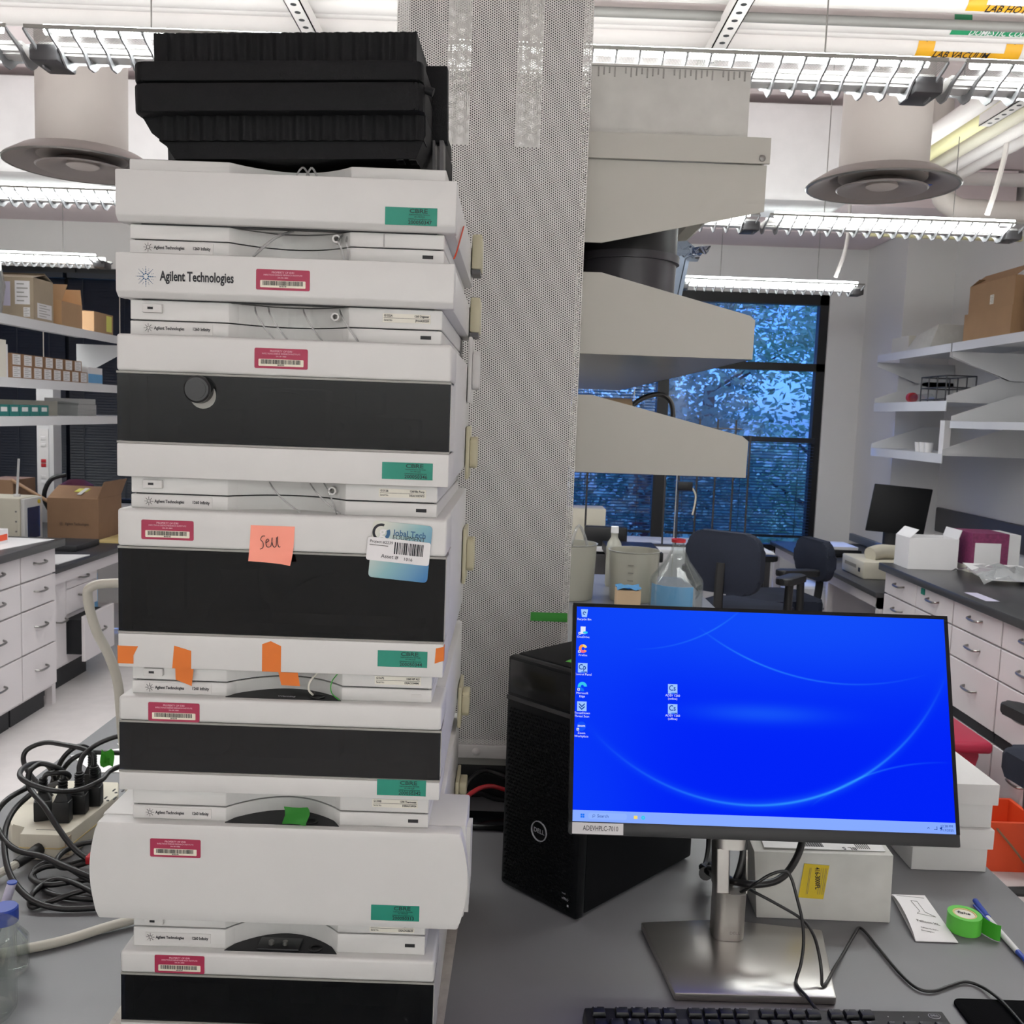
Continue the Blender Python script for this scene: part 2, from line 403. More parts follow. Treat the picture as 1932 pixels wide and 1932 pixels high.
def band(p, y, z, r, x0, x1, a0, a1, m, nm='marker_band'):
    """curved sticker hugging a pipe between two angles (0 = toward camera, -90 = down)"""
    g = []
    for i in range(9):
        a = R_(a0 + (a1-a0)*i/8)
        g.append([(x, y - (r+.0008)*math.cos(a), z + (r+.0008)*math.sin(a)) for x in (x0, x1)])
    return part(nm, m, p, MB().sheet(g))
def pipelabel(p, y, z, r, x0, x1, bandm, s, size, tm, lo=-75, hi=-42):
    band(p, y, z, r, x0, x1, lo, hi, bandm)
    band(p, y, z, r, x0, x0+.05, hi, 20, bandm); 
    am = (lo+hi)/2; a = R_(am)
    rr = r + .002
    txt(s, size, (x0+.05, y-rr*math.cos(a), z+rr*math.sin(a)), p, tm, rot=(PI/2 - a, 0, 0), sx=.9, sh=.25, bold=.01)
pipelabel(P_hot, 2.69, 2.80, .032, 1.18, 1.75, 'pipeyellow', 'LAB HOT WATER', .030, 'ink')
pipelabel(P_cold, 2.80, 2.783, .034, 1.19, 1.52, 'pipegreen', 'DOMESTIC COLD WATER', .024, 'paper')
pipelabel(P_vac, 2.97, 2.790, .042, 1.16, 1.47, 'pipeyellow', 'LAB VACUUM', .030, 'ink', -70, -45)
band(P_vac, 2.97, 2.790, .042, 1.42, 1.47, -45, 20, 'pipeyellow')
for px_, dr in ((1.185, -1), (1.445, -1)):
    part('flow_arrow', 'ink', P_vac, MB().prism([(px_-.015, 2.792), (px_, 2.803), (px_, 2.797), (px_+.015, 2.797), (px_+.015, 2.787), (px_, 2.787), (px_, 2.781)], 'y', 2.9265, 2.9275))
def strut(label, x, y0, y1, z):
    t = thing('strut_channel', label, 'strut', (x, (y0+y1)/2, z), 0, 'perforated ceiling struts')
    m = MB(); m.box(x-.022, x+.022, y0, y1, z, z+.003); m.box(x-.022, x-.019, y0, y1, z, z+.04); m.box(x+.019, x+.022, y0, y1, z, z+.04)
    part('channel', 'pipe', t, m)
    y = y0 + .03; s0 = None
    while y < y1 - .03:
        if s0 is None: s0 = part('slot', 'slot', t, MB().lathe([(0, -.0006), (.0085, -.0006), (.0085, .0004)], (x, y, z), n=10), ang=0); yb = y
        else: copy_of(s0, t, (0, y - yb, 0))
        y += .05
strut('white slotted strut crossing the pipes above the black case', -.62, 2.45, 3.1, 2.700)
strut('white slotted strut crossing the pipes to the right of the column', .55, 2.45, 3.1, 2.700)
strut('grey slotted strut at the upper edge near the round diffuser', 1.70, 2.6, 3.62, 2.76)
strut('short grey strut at the left picture edge above the diffuser', -1.86, 2.6, 3.42, 2.62)
YP = [(1.70, 'white pipe', 'pipe', .035), (1.80, 'pale yellow pipe', 'amberwrap', .034), (1.90, 'cream pipe', 'ivory', .032), (1.99, 'white pipe nearest the wall but one', 'pipe', .032), (2.08, 'outermost white pipe', 'pipe', .032)]
for k, (x, nm, m_, r) in enumerate(YP):
    one('ceiling_pipe', m_, f'{nm} running away behind the diffuser, {ORD[k]} of five', 'pipe', MB().cyl((x, 2.6, 2.86), (x, 4.9, 2.86), r, n=14), 'pipes running away under the ceiling')
pipe('ceiling_pipe', 'long white pipe across the back ceiling', 5.2, 2.98, .035)
one('ceiling_pipe', 'duct', 'fat grey insulated pipe with elbow above the second light row', 'pipe', MB().tube([(3.05, 4.6, 2.68), (2.2, 4.6, 2.68), (2.05, 4.62, 2.70), (2.0, 4.65, 2.80), (2.0, 4.7, 3.2)], .05, 14))
one('ceiling_duct', 'plastic_wrap', 'wide duct wrapped in white plastic sheeting under the ceiling', 'duct', B(-5.3, 1.62, 4.75, 5.15, 2.72, 3.2, bev=.05))
one('ceiling_beam', 'ceil', 'white beam across the ceiling behind the wrapped duct', 'beam', B(-5.4, 3.05, 6.0, 6.25, 3.0, 3.24))
def diffuser(label, x, y, z, m2):
    t = thing('round_diffuser', label, 'diffuser', (x, y, z), 0, 'round ceiling diffusers')
    part('duct_collar', 'duct', t, MB().cyl((x, y, z+.03), (x, y, CEIL-.002), .15, n=36))
    part('rim_dish', 'ductdark', t, MB().lathe([(.15, .055), (.20, .045), (.255, .01), (.258, .004), (.25, 0), (.19, .018), (.175, .03), (.15, .05)], (x, y, z), 48))
    part('bright_edge', 'steel', t, MB().lathe([(.258, .006), (.261, .003), (.257, -.001), (.25, -.001)], (x, y, z), 48))
    part('inner_cone', 'ductdark', t, MB().lathe([(.0, .02), (.06, .02), (.075, .012), (.13, -.002), (.15, -.004), (.155, .0), (.135, .006), (.08, .03), (0, .03)], (x, y, z-.005), 40))
    part('throat', 'black', t, MB().lathe([(.0, .05), (.18, .05), (.18, .04)], (x, y, z), 40))
    part('hub', 'duct', t, MB().lathe([(0, -.006), (.045, -.006), (.055, .0), (.05, .014)], (x, y, z+.004), 28))
    if m2: part('blue_film', 'blue', t, MB().prism([(x+.12, y-.03), (x+.17, y-.02), (x+.16, y+.08), (x+.10, y+.09)], 'z', z+.012, z+.0135))
diffuser('round grey air diffuser hanging over the window side of the room', 1.275, 3.45, 2.485, True)
diffuser('round grey air diffuser above the shelf with cardboard boxes', -1.55, 3.45, 2.455, False)

# ---------------------------------------------------------------- pendant lights
def rib_profile():
    lo = [(-.108, -.006), (-.092, -.014), (-.072, -.021), (-.054, -.027), (-.042, -.033), (-.030, -.045), (-.013, -.056), (.013, -.056), (.030, -.045), (.042, -.033), (.054, -.027), (.072, -.021), (.092, -.014), (.108, -.006)]
    hi = [(.106, -.001), (.090, -.007), (.070, -.013), (.052, -.018), (.036, -.022), (.020, -.031), (.008, -.036), (-.008, -.036), (-.020, -.031), (-.036, -.022), (-.052, -.018), (-.070, -.013), (-.090, -.007), (-.106, -.001)]
    return lo + hi
RIB = None
def fixture(label, x0, x1, y, z=2.475, full=True, pw=1.0, conn=(False, False), hang=True):
    global RIB
    t = thing('pendant_light', label, 'light', ((x0+x1)/2, y, z), 0, 'linear pendant lights')
    xc = (x0+x1)/2; L = (x1-x0)/2
    sp = MB(); sp.box(x0, x1, y-.030, y+.030, z-.026, z-.014); sp.box(x0, x1, y-.024, y+.024, z-.032, z-.026); sp.box(x0, x1, y-.036, y+.036, z-.014, z-.006)
    part('spine', 'white2', t, sp)
    for s_ in (-1, 1):
        part('lamp_tube', 'tube', t, MB().cyl((x0+.03, y+s_*.066, z+.010), (x1-.03, y+s_*.066, z+.010), .0125, n=8))
        g = []
        for k in range(7):
            u = k/6; yy = .036 + (.105-.036)*u; zz = -.013 + .012*(u**1.25)
            g.append([(x0, y+s_*yy, z+zz), (x1, y+s_*yy, z+zz)])
        part('perforated_wing', 'lamp_sheet', t, MB().sheet(g))
        part('wing_edge', 'greytrim', t, B(x0, x1, y+s_*.105-.002, y+s_*.105+.002, z-.002, z+.006))
    if full:
        n = int(round((x1-x0)/.0535))
        for i in range(n+1):
            x = x0 + (x1-x0)*i/n
            if RIB is None:
                RIB = MB().prism(rib_profile(), 'x', -.0022, .0022).build('baffle', 'rib', t, ang=0, local=True)
                RIB.location = (x-xc, 0, 0)
            else:
                c = copy_of(RIB, t, (x-xc, 0, 0))
        for k, cx in enumerate((x0, x1)):
            if conn[k]:
                part('end_joint', 'darkmetal', t, B(cx-(.05 if k else .018), cx+(.018 if k else .05), y-.05, y+.05, z-.052, z-.014, bev=.006))
        if hang:
            for hx in (x0+.25, x1-.25):
                part('hanger_wire', 'steel', t, MB().cyl((hx, y, z-.006), (hx, y, CEIL), .002, n=5))
    ld = bpy.data.lights.new('lamp_light', 'AREA'); ld.shape = 'RECTANGLE'; ld.size = x1-x0-.1; ld.size_y = .036; ld.energy = .5*pw*DOWN*(x1-x0)/2.1  # added strip standing in for tube light through the perforated wing
    ld.color = (.955, 1, .985)
    for s_ in (-1, 1):
        lo = bpy.data.objects.new('lamp_light', ld); COL.objects.link(lo); lo.parent = t; lo.location = (0, s_*.068, -.0100)
    return t
FX = [(-3.3, -1.18, 2.35, 'long pendant light at the upper left corner, its joint above the diffuser', (0, 0)),
      (-1.14, .96, 2.35, 'long pendant light nearest the camera, behind the black case and column', (1, 1)),
      (1.0, 3.05, 2.35, 'long pendant light in the upper right corner below the yellow banded pipe', (0, 0)),
      (-3.2, -1.12, 4.0, 'pendant light behind the left round diffuser', (0, 0)),
      (-1.08, .96, 4.0, 'pendant light of the second row hidden mostly behind the column', (0, 1)),
      (1.0, 2.03, 4.0, 'short pendant light below the round diffuser on the window side', (0, 1)),
      (-4.5, -2.47, 5.78, 'pendant light just above the cardboard boxes on the shelf', (0, 1)),
      (.96, 2.04, 5.78, 'short pendant light just above the window', (1, 1))]
for x0, x1, y, lb, cn in FX: fixture(lb, x0, x1, y, conn=cn)
for y in (-2.6,):
    for k, (x0, x1) in enumerate(((-3.2, -1.15), (-1.1, .96), (1.0, 3.0))):
        fixture(f'pendant light out of the picture, {["over the viewer", "behind the viewer", "at the room end behind"][[0, -.95, -2.6].index(y)]} {["window aisle", "bench line", "door aisle"][k]}', x0, x1, y, full=False, pw=1.5)
def conduit(label, pts): one('light_cord', 'pipe', label, 'cord', MB().tube(pts, .011, 8))
conduit('white curved cord holding the short light below the diffuser', [(1.92, 4.0, 2.53), (1.96, 4.02, 2.66), (2.0, 4.05, 2.85), (2.0, 4.1, 3.2)])
conduit('white curved cord holding the short light above the window', [(1.90, 5.78, 2.53), (1.95, 5.8, 2.68), (1.97, 5.82, 2.85), (1.97, 5.85, 3.2)])
one('wall_strut', 'amberwrap', 'pale yellow bracket bar under the second light row', 'bar', B(1.76, 2.57, 4.95, 4.98, 2.615, 2.64, bev=.004))
# ---------------------------------------------------------------- benches and cabinets of the room
HANDLE = None
def handle(parent, x, y, z, L=.11, sgn=1):
    """bow handle on a face of constant x; sgn = direction it sticks out"""
    m = MB(); m.tube([(x, y-L/2, z), (x+sgn*.022, y-L/2+.012, z-.004), (x+sgn*.026, y, z-.006), (x+sgn*.022, y+L/2-.012, z-.004), (x, y+L/2, z)], .0055, 6, 3)
    return part('handle', 'steel', parent, m)
def cabinet(label, x, dep, y0, y1, zs, cols, sgn, zb=.13, ztop=.87, doors=(), dz=None):
    """x = face plane, sgn = outward direction"""
    t = thing('drawer_cabinet', label, 'cabinet', (x - sgn*dep/2, (y0+y1)/2, 0))
    xa, xb = sorted((x - sgn*.02, x - sgn*dep))
    part('carcass', 'cabinet', t, B(xa, xb, y0, y1, zb-.01, ztop))
    xa, xb = sorted((x - sgn*.07, x - sgn*dep))
    part('toe_kick', 'floor_dark', t, B(xa, xb, y0+.005, y1-.005, .0, zb-.01))
    for c0, c1 in cols:
        for z0, z1 in zs:
            xa, xb = sorted((x, x - sgn*.0195))
            d = part('drawer', 'cabinet', t, B(xa, xb, c0+.003, c1-.003, z0+.003, z1-.003, bev=.002, seg=1))
            handle(d, x, (c0+c1)/2, (z0+z1)/2+.015, sgn=sgn)
    return t
ZS = [(.73, .868), (.585, .728), (.365, .583), (.135, .363)]
cabinet('white drawer cabinet at the left picture edge, further drawers cut off', -2.38, .6, 3.6, 4.12, ZS, [(3.6, 4.12)], 1)
cabinet('white four-drawer cabinet at the end of the left bench beside the aisle', -2.38, .6, 4.58, 4.93, ZS, [(4.58, 4.93)], 1)
cabinet('white drawer cabinet on the left, second from the bench end', -2.38, .6, 4.125, 4.575, ZS, [(4.125, 4.575)], 1)
one('bench_worktop', 'epoxy', 'dark worktop of the left bench with white papers lying on it', 'worktop', B(-3.4, -2.335, 3.2, 4.95, .871, .91, bev=.004))
t = thing('writing_desk', 'low desk with white frame and dark top beyond the left bench', 'desk', (-2.9, 6.0, 0))
part('desk_top', 'epoxy', t, B(-3.6, -2.40, 4.96, 7.3, .71, .74, bev=.003))
part('apron', 'cabinet', t, B(-2.47, -2.43, 4.98, 7.28, .64, .709))
for (lx, ly) in ((-2.465, 4.965), (-3.56, 4.965), (-2.465, 7.24)):
    part('leg', 'cabinet', t, B(lx, lx+.04, ly, ly+.04, .0, .709))
t = thing('drawer_pedestal', 'white pedestal under the low desk with its bottom drawer pulled open', 'cabinet', (-2.7, 5.37, 0))
part('carcass', 'cabinet', t, B(-3.0, -2.49, 5.09, 5.64, .14, .635)); part('toe_kick', 'floor_dark', t, B(-3.0, -2.54, 5.1, 5.63, 0, .139))
for a, b, z0, z1, o_ in ((5.24, 5.635, .575, .633, 0), (5.24, 5.635, .432, .572, 0), (5.095, 5.232, .16, .633, 0), (5.24, 5.635, .165, .425, .10)):
    d = part('drawer', 'cabinet', t, B(-2.489+o_, -2.470+o_, a, b, z0, z1, bev=.002, seg=1))
    handle(d, -2.470+o_, (a+b)/2, (z0+z1)/2+.02)
part('drawer_box', 'slot', t, B(-2.489, -2.39, 5.26, 5.62, .2, .40))

ZR = [(.75, .868), (.612, .748), (.385, .61), (.14, .34)]
for k, (a, b, lb) in enumerate(((4.30, 5.10, 'white drawer cabinet at the end of the right bench beside the low desk'), (3.86, 4.295, 'white drawer cabinet right of the desktop monitor, handles in one column'), (3.43, 3.855, 'white drawer cabinet cut by the right picture edge'))):
    cols = [(a, (a+b)/2), ((a+b)/2, b)] if k == 0 else [(a, b)]
    c = cabinet(lb, 2.06, .65, a, b, ZR, cols, -1)
    part('gap_shade', 'slot', c, B(2.066, 2.1, a, b, .342, .383))  # near-black slab painting the shade in the gap between drawers
    if k == 0:
        part('orange_tag', 'orangered', c, B(2.056, 2.0598, 4.36, 4.40, .60, .63)); part('teal_tag', 'teal', c, B(2.056, 2.0598, 4.6, 4.64, .83, .86))
one('bench_worktop', 'epoxy', 'dark worktop of the right bench carrying the white box and pink carton', 'worktop', B(2.03, 3.09, 3.42, 5.13, .871, .91, bev=.004))
one('bench_backsplash', 'darkgrey', 'grey rounded backsplash board along the right wall', 'backsplash', B(3.07, 3.099, 2.9, 6.8, .915, 1.09, bev=.012))
t = thing('writing_desk', 'low desk with dark top in the corner by the window', 'desk', (2.5, 6.2, 0))
part('desk_top', 'epoxy', t, B(2.03, 2.74, 5.14, 7.3, .71, .74, bev=.003)); part('apron', 'cabinet', t, B(2.06, 2.1, 5.16, 7.28, .645, .709))
for ly in (5.16, 6.0, 7.24): part('leg', 'cabinet', t, B(2.06, 2.1, ly, ly+.04, 0, .709))
part('side_panel', 'cabinet', t, B(2.10, 2.7, 5.16, 5.18, .02, .709))
t = thing('drawer_pedestal', 'white pedestal by the window chairs with a drawer pulled open', 'cabinet', (2.35, 6.25, 0))
part('carcass', 'cabinet', t, B(2.12, 2.6, 6.06, 6.5, .05, .64)); part('drawer', 'cabinet', t, B(1.90, 1.92, 6.07, 6.49, .44, .63))
part('drawer_box', 'shelfwhite', t, B(1.92, 2.119, 6.09, 6.47, .46, .58)); part('drawer', 'cabinet', t, B(2.10, 2.119, 6.07, 6.49, .06, .43))
one('desk_backsplash', 'slate', 'blue-grey backsplash board behind the corner desk', 'backsplash', B(2.715, 2.745, 5.9, 7.5, .742, .80, bev=.004))
# ---------------------------------------------------------------- island bench
t = thing('island_bench', 'grey island bench top under the instrument tower and the monitor', 'bench', (0, 2.2, 0))
part('bench_top', 'bench', t, B(-.902, .829, .55, 4.4, .875, .91, bev=.004))
part('base_cabinet', 'cabinet', t, B(-.84, .77, .75, 4.3, .10, .874)); part('toe_kick', 'floor_dark', t, B(-.78, .71, .8, 4.25, 0, .099))
# ---------------------------------------------------------------- column with perforated cover
cy0, cy1, cx0, cx1 = 1.70, 2.05, -.2225, .1145
c = MB()
zb = 1.032
for (a, b) in (((cx0, cy0), (cx1, cy0)), ((cx1, cy0), (cx1, cy1)), ((cx1, cy1), (cx0, cy1)), ((cx0, cy1), (cx0, cy0))):
    vs = [c.bm.verts.new((*a, zb)), c.bm.verts.new((*b, zb)), c.bm.verts.new((*b, CEIL)), c.bm.verts.new((*a, CEIL))]
    c.bm.faces.new(vs)
col = c.build('column', 'column_sheet', ang=0); col['kind'] = 'structure'; tag(col, 'perforated light grey metal column cover standing on the bench', 'column')
part('base_frame', 'white2', col, MB().box(cx0, cx1, cy0-.004, cy1+.004, 1.006, 1.031, bev=.0015))
part('plinth', 'greytrim', col, B(cx0+.005, cx1-.005, cy0+.006, cy1-.006, .99, 1.0055))
sc = part('screw', 'white2', col, MB().lathe([(0, .004), (.003, .0038), (.0045, .002), (.007, .0012), (.008, 0)], (0, 0, 0), 16), local=True)
sc.rotation_euler = (PI/2, 0, 0); sc.location = (-.046, cy0-.0045, 1.0185)
for sx_ in (cx0+.03, cx1-.03):
    q = copy_of(sc, col, (sx_, cy0-.0045, 1.0185))
one('cable_raceway', 'black', 'low black box on the bench under the column', 'raceway', MB().box(-.5, .30, 1.745, 2.05, .9105, .9895, bev=.003))
one('raceway_strip', 'blackgloss', 'dark strip lying on the bench in front of the raceway', 'strip', B(-.4, .06, 1.60, 1.66, .9105, .922, bev=.003))
# shelves on the far side of the column
def island_shelf(label, prof, z0, z1, lip):
    t = thing('steel_shelf', label, 'shelf', (.28, 2.8, z0), 0, 'steel shelves on the island')
    for y in (1.76, 2.85, 3.93):
        part('end_bracket', 'shelfgrey', t, MB().prism(prof, 'y', y, y+.004))
    part('shelf_board', 'shelfunder', t, B(.12, .437, 1.765, 3.93, z0, z0+.006)); part('front_lip', 'shelfgrey', t, B(.433, .437, 1.765, 3.93, lip[0], lip[1]))
    return t
s1 = island_shelf('uppermost steel shelf beside the column, carrying the white carton', [(.117, 1.957), (.15, 1.957), (.441, 2.022), (.441, 2.103), (.117, 2.103)], 2.142, 2.15, (2.105, 2.148))
part('top_cap', 'shelfgrey', s1, MB().prism([(.117, 2.104), (.444, 2.104), (.444, 2.149), (.117, 2.149)], 'y', 1.752, 1.758))
b_ = part('bolt', 'steel', s1, MB().lathe([(0, .003), (.003, .003), (.0055, .0015), (.006, 0)], n=14), local=True); b_.rotation_euler = (PI/2, 0, 0); b_.location = (.43-.28, 1.7515-2.8, 2.113-2.142)
island_shelf('middle steel shelf beside the column, dark bin standing on it', [(.118, 1.757), (.436, 1.757), (.437, 1.828), (.427, 1.836), (.152, 1.904), (.118, 1.904)], 1.757, 1.763, (1.757, 1.775))
island_shelf('lowest steel shelf beside the column', [(.117, 1.539), (.437, 1.539), (.438, 1.607), (.426, 1.616), (.145, 1.682), (.117, 1.682)], 1.539, 1.545, (1.539, 1.557))
t = thing('filler_core', 'dark filler core added inside the perforated cover to darken its holes', 'core', (-.054, 1.875, 1.0))  # unseen filler added so the holes of the cover stay dark
part('core', 'fillercol', t, B(-.212, .104, 1.725, 2.03, 1.032, 2.11)); part('upper_filler', 'fillercol', t, B(-.205, -.16, 1.73, 2.03, 2.111, CEIL-.002)); part('upper_filler', 'fillercol', t, B(.035, .10, 1.73, 2.03, 2.111, CEIL-.002)); part('conduit', 'fillercol', t, MB().cyl((-.06, 1.9, 2.111), (-.06, 1.9, CEIL-.002), .045, n=12))  # upper pieces and conduit are invented, gapped to let light spots through
one('shelf_upright', 'shelfgrey', 'grey upright post carrying the island shelves behind the column', 'post', B(.06, .113, 2.055, 2.10, .911, 2.3))
one('shelf_upright', 'shelfgrey', 'grey upright post at the far end of the island shelves', 'post', B(.06, .113, 3.94, 3.99, .911, 2.3))
t = thing('white_carton', 'long white corrugated carton on the uppermost shelf', 'box', (.26, 2.0, 2.15))
part('body', 'carton', t, B(.119, .404, 1.765, 2.35, 2.1505, 2.266)); 
tm = MB()
for i in range(28):
    if i % 9 != 4: tm.box(.13+i*.0097, .1325+i*.0097, 1.7635, 1.7649, 2.2485+.003*(i % 3), 2.2645)
part('flute_marks', 'greytrim', t, tm, kind='stuff')
part('lid', 'carton', t, B(.119, .407, 1.762, 2.353, 2.2665, 2.270))
t = thing('round_bin', 'dark grey round bin between the two upper shelves', 'bin', (.222, 1.98, 1.763))
part('body', 'binblack', t, MB().lathe([(.0, 0), (.094, 0), (.1, .19), (.106, .19), (.106, .205), (.096, .205), (.09, .01), (0, .01)], (.222, 1.98, 1.7635), 40))
part('lid', 'black', t, MB().lathe([(0, .29), (.098, .29), (.1, .28), (.1, .2055), (0, .2055)], (.222, 1.98, 1.7635), 40))
one('clear_bag', 'acrylic', 'crumpled clear plastic sheet poking out under the uppermost shelf', 'plastic bag', MB().sheet([[(.30+.018*i, 2.15+.03*j, 2.045+.006*math.sin(2.1*i+1.7*j)-.003*i) for j in range(7)] for i in range(8)]), base=(.4, 2.2, 2.0))
t = thing('air_arm_panel', 'folded blue-grey panel leaning behind the dark bin', 'panel', (.40, 2.6, 1.77))
part('panel', 'slate', t, MB().hexa([(.34, 2.62, 1.77), (.40, 2.62, 1.77), (.40, 2.64, 1.77), (.34, 2.64, 1.77), (.42, 2.66, 2.10), (.46, 2.66, 2.10), (.46, 2.68, 2.10), (.42, 2.68, 2.10)]))
part('edge', 'slate', t, MB().hexa([(.402, 2.615, 1.77), (.412, 2.615, 1.77), (.412, 2.64, 1.77), (.402, 2.64, 1.77), (.462, 2.655, 2.10), (.472, 2.655, 2.10), (.472, 2.68, 2.10), (.462, 2.68, 2.10)]))
one('black_hose', 'cable', 'black ribbed hose arching over the lowest shelf', 'hose', MB().tube([(.24, 2.3, 1.60), (.29, 2.3, 1.675), (.335, 2.31, 1.70), (.37, 2.32, 1.698), (.388, 2.32, 1.67), (.39, 2.32, 1.60), (.39, 2.32, 1.553)], .0062, 10))
t = thing('paper_roll', 'kraft paper roll lying on the lowest shelf behind the column', 'roll', (.20, 1.92, 1.548))
part('roll', 'cardlight', t, MB().cyl((.13, 2.1, 1.665), (.26, 2.1, 1.665), .02, n=18)); part('stand', 'acrylic', t, MB().hexa([(.13, 2.07, 1.5455), (.30, 2.07, 1.5455), (.30, 2.13, 1.5455), (.13, 2.13, 1.5455), (.15, 2.08, 1.645), (.25, 2.08, 1.645), (.25, 2.12, 1.645), (.15, 2.12, 1.645)]))
one('teal_box', 'teal_box', 'small teal box on the lowest island shelf behind the hose', 'box', B(.30, .36, 2.5, 2.6, 1.5455, 1.60))
one('shelf_tag', 'cardlight', 'curled tan tag hanging under the lowest shelf', 'tag', MB().sheet([[(.395+.004*i+.012*math.sin(j*.7), 3.1, 1.538-.012*j) for j in range(7)] for i in range(5)], th=.001), base=(.4, 3.1, 1.46))
# table under the window with a lattice of rods
t = thing('window_table', 'white edged table under the window behind the island', 'table', (.98, 6.3, 0))
part('table_top', 'shelfwhite', t, B(.2, 1.75, 6.15, 6.8, .77, .80, bev=.003))
for z0, z1 in ((.52, .75), (.28, .51)): part('dark_drawer', 'darkgrey', t, B(.25, .80, 6.17, 6.6, z0, z1))
for lx in (.22, 1.69):
    for ly in (6.17, 6.74): part('leg', 'darkmetal', t, B(lx, lx+.04, ly, ly+.04, 0, .769))
t = thing('rod_lattice', 'lattice of thin metal rods on the table under the window', 'rod frame', (1.2, 6.3, .80))
for i, (x, zt) in enumerate(((.51, 1.30), (1.03, 1.55), (1.12, 1.62), (1.24, 1.66), (1.36, 1.66), (1.48, 1.66), (1.58, 1.56))):
    part('rod', 'darkmetal', t, MB().cyl((x, 6.3, .815), (x, 6.3, zt), .0065, n=8))
part('cross_rod', 'darkmetal', t, MB().cyl((1.0, 6.3, 1.60), (1.52, 6.3, 1.60), .005, n=8))
part('foot_bar', 'darkmetal', t, B(.45, 1.62, 6.28, 6.32, .8005, .8145))
cl = thing('rod_clamp', 'small black clamp on the thin rods before the window', 'clamp', (1.17, 6.28, 1.19))
part('clamp_body', 'black', cl, B(1.11, 1.21, 6.27, 6.29, 1.18, 1.24, bev=.005)); part('clamp_tube', 'ivory', cl, MB().tube([(1.21, 6.28, 1.2), (1.235, 6.28, 1.14), (1.22, 6.28, 1.02)], .006, 6))
# ---------------------------------------------------------------- instrument tower
FY = .980                      # front plane of the covers
X0, X1 = -.4085, -.0645
RX0, RX1, RY = -.3985, -.0765, .992
def scoop(y0, y1, x0=RX0, x1=RX1, a=-.297, b=-.173, d=.034):
    """plan of a rim: flat ends, concave curve in the middle"""
    pts = [(x0, y1), (x0, y0), (a, y0)]
    for i in range(1, 16):
        u = i/16; x = a + (b-a)*u
        pts.append((x, y0 + d*math.sin(PI*u)**.8))
    return pts + [(b, y0), (x1, y0), (x1, y1)]
def property_sticker(p, x, z, num, tilt=0):
    """red property sticker, x,z = lower left corner"""
    W, H = .0545, .0205; y = FY - .0002
    s = part('property_sticker', 'red', p, MB().prism(rrect(x, x+W, z, z+H, .0015), 'y', y-.0003, y), label='red property sticker with a white barcode')
    part('barcode_patch', 'ivoryprint', s, MB().prism(rrect(x+.0042, x+W-.0042, z+.0024, z+.0095, .0008), 'y', y-.0005, y-.00025))
    bm = MB(); rnd = random.Random(num); q = x+.0068
    while q < x+W-.0075:
        wd_ = rnd.choice((.0003, .0005, .0008)); bm.box(q, q+wd_, y-.0007, y-.00045, z+.0046, z+.0090); q += wd_ + rnd.choice((.0003, .0004, .0006))
    part('barcode', 'ink', s, bm, ang=0)
    for k, (tx, sz, sx_) in enumerate((('PROPERTY OF IDRI', .0027, 1.0), ('INFECTIOUS DISEASE RESEARCH INSTITUTE', .0021, .96), ('206-381-0883', .0019, 1.0))):
        txt(tx, sz, (x+W/2, y-.0005, z+.0175-.0026*k), s, 'pinkprint', al='CENTER', sx=sx_)
    txt(num, .0018, (x+W/2, y-.0007, z+.0035), s, 'ink', al='CENTER', bold=.02)
def asset_sticker(p, x, z, num):
    W, H = .0525, .0175; y = FY - .0002
    s = part('asset_sticker', 'teal', p, B(x, x+W, y-.0003, y, z, z+H), label='teal asset sticker with number ' + num)
    txt('CBRE', .0058, (x+W*.64, y-.0004, z+.0140), s, 'darkteal', al='CENTER', sx=1.35, bold=.02)
    txt('Instrumentation Services', .0021, (x+W*.66, y-.0004, z+.0106), s, 'darkteal', al='CENTER', bold=.01)
    txt('301-398-2228', .0019, (x+W*.66, y-.0004, z+.0084), s, 'darkteal', al='CENTER', bold=.01)
    txt('CBREMedimmune@cbre.com', .0019, (x+W*.66, y-.0004, z+.0062), s, 'darkteal', al='CENTER', bold=.01)
    txt(num, .0052, (x+W*.67, y-.0004, z+.0029), s, 'ink', al='CENTER', sx=1.02, bold=.01)
def spark(p, x, z, y, r, m, dots):
    b = MB()
    if dots:
        for k in range(16):
            a = 2*PI*k/16
            for j, (rr, sz) in enumerate(((.30, .085), (.50, .066), (.68, .052), (.84, .042), (1.0, .034))):
                if k % 2 and j not in (2, 3): continue
                if k % 2: sz *= .7
                c = Vector((x + r*rr*math.cos(a), y, z + r*rr*math.sin(a)))
                b.cyl(c, c + Vector((0, -.0003, 0)), r*sz, n=8)
    else:
        n = 16
        for k in range(8):
            a = 2*PI*k/8; d = Vector((math.cos(a), 0, math.sin(a))); o = Vector((x, y-.0002, z))
            b.cyl(o + d*r*.42, o + d*r, r*.05, n=4)
        for k in range(n):
            a, a2 = 2*PI*k/n, 2*PI*(k+1)/n
            b.cyl((x+r*.34*math.cos(a), y-.0002, z+r*.34*math.sin(a)), (x+r*.34*math.cos(a2), y-.0002, z+r*.34*math.sin(a2)), r*.045, n=4)
    return part('spark_logo', m, p, b, ang=0)
def clip(p, z0, z1, kind, y=1.39, x=X1):
    """catch on the side of the housing near the back"""
    if kind == 'flat':
        c = part('side_clip', 'clip', p, B(x, x+.014, y-.06, y-.005, z0, z1, bev=.003))
        part('clip_foot', 'darkmetal', c, B(x, x+.012, y-.055, y-.01, z0-.006, z0))
    else:
        m = 'white2' if kind == 'white' else 'clip'
        c = part('side_clip', m, p, B(x, x+.005, y-.07, y, z0, z1, bev=.0015))
        h = (z1-z0)
        part('clip_handle', m, c, MB().prism(rrect(y-.055, y-.015, z0+h*.2, z1-h*.2, .008), 'x', x+.005, x+.016, bev=.002))
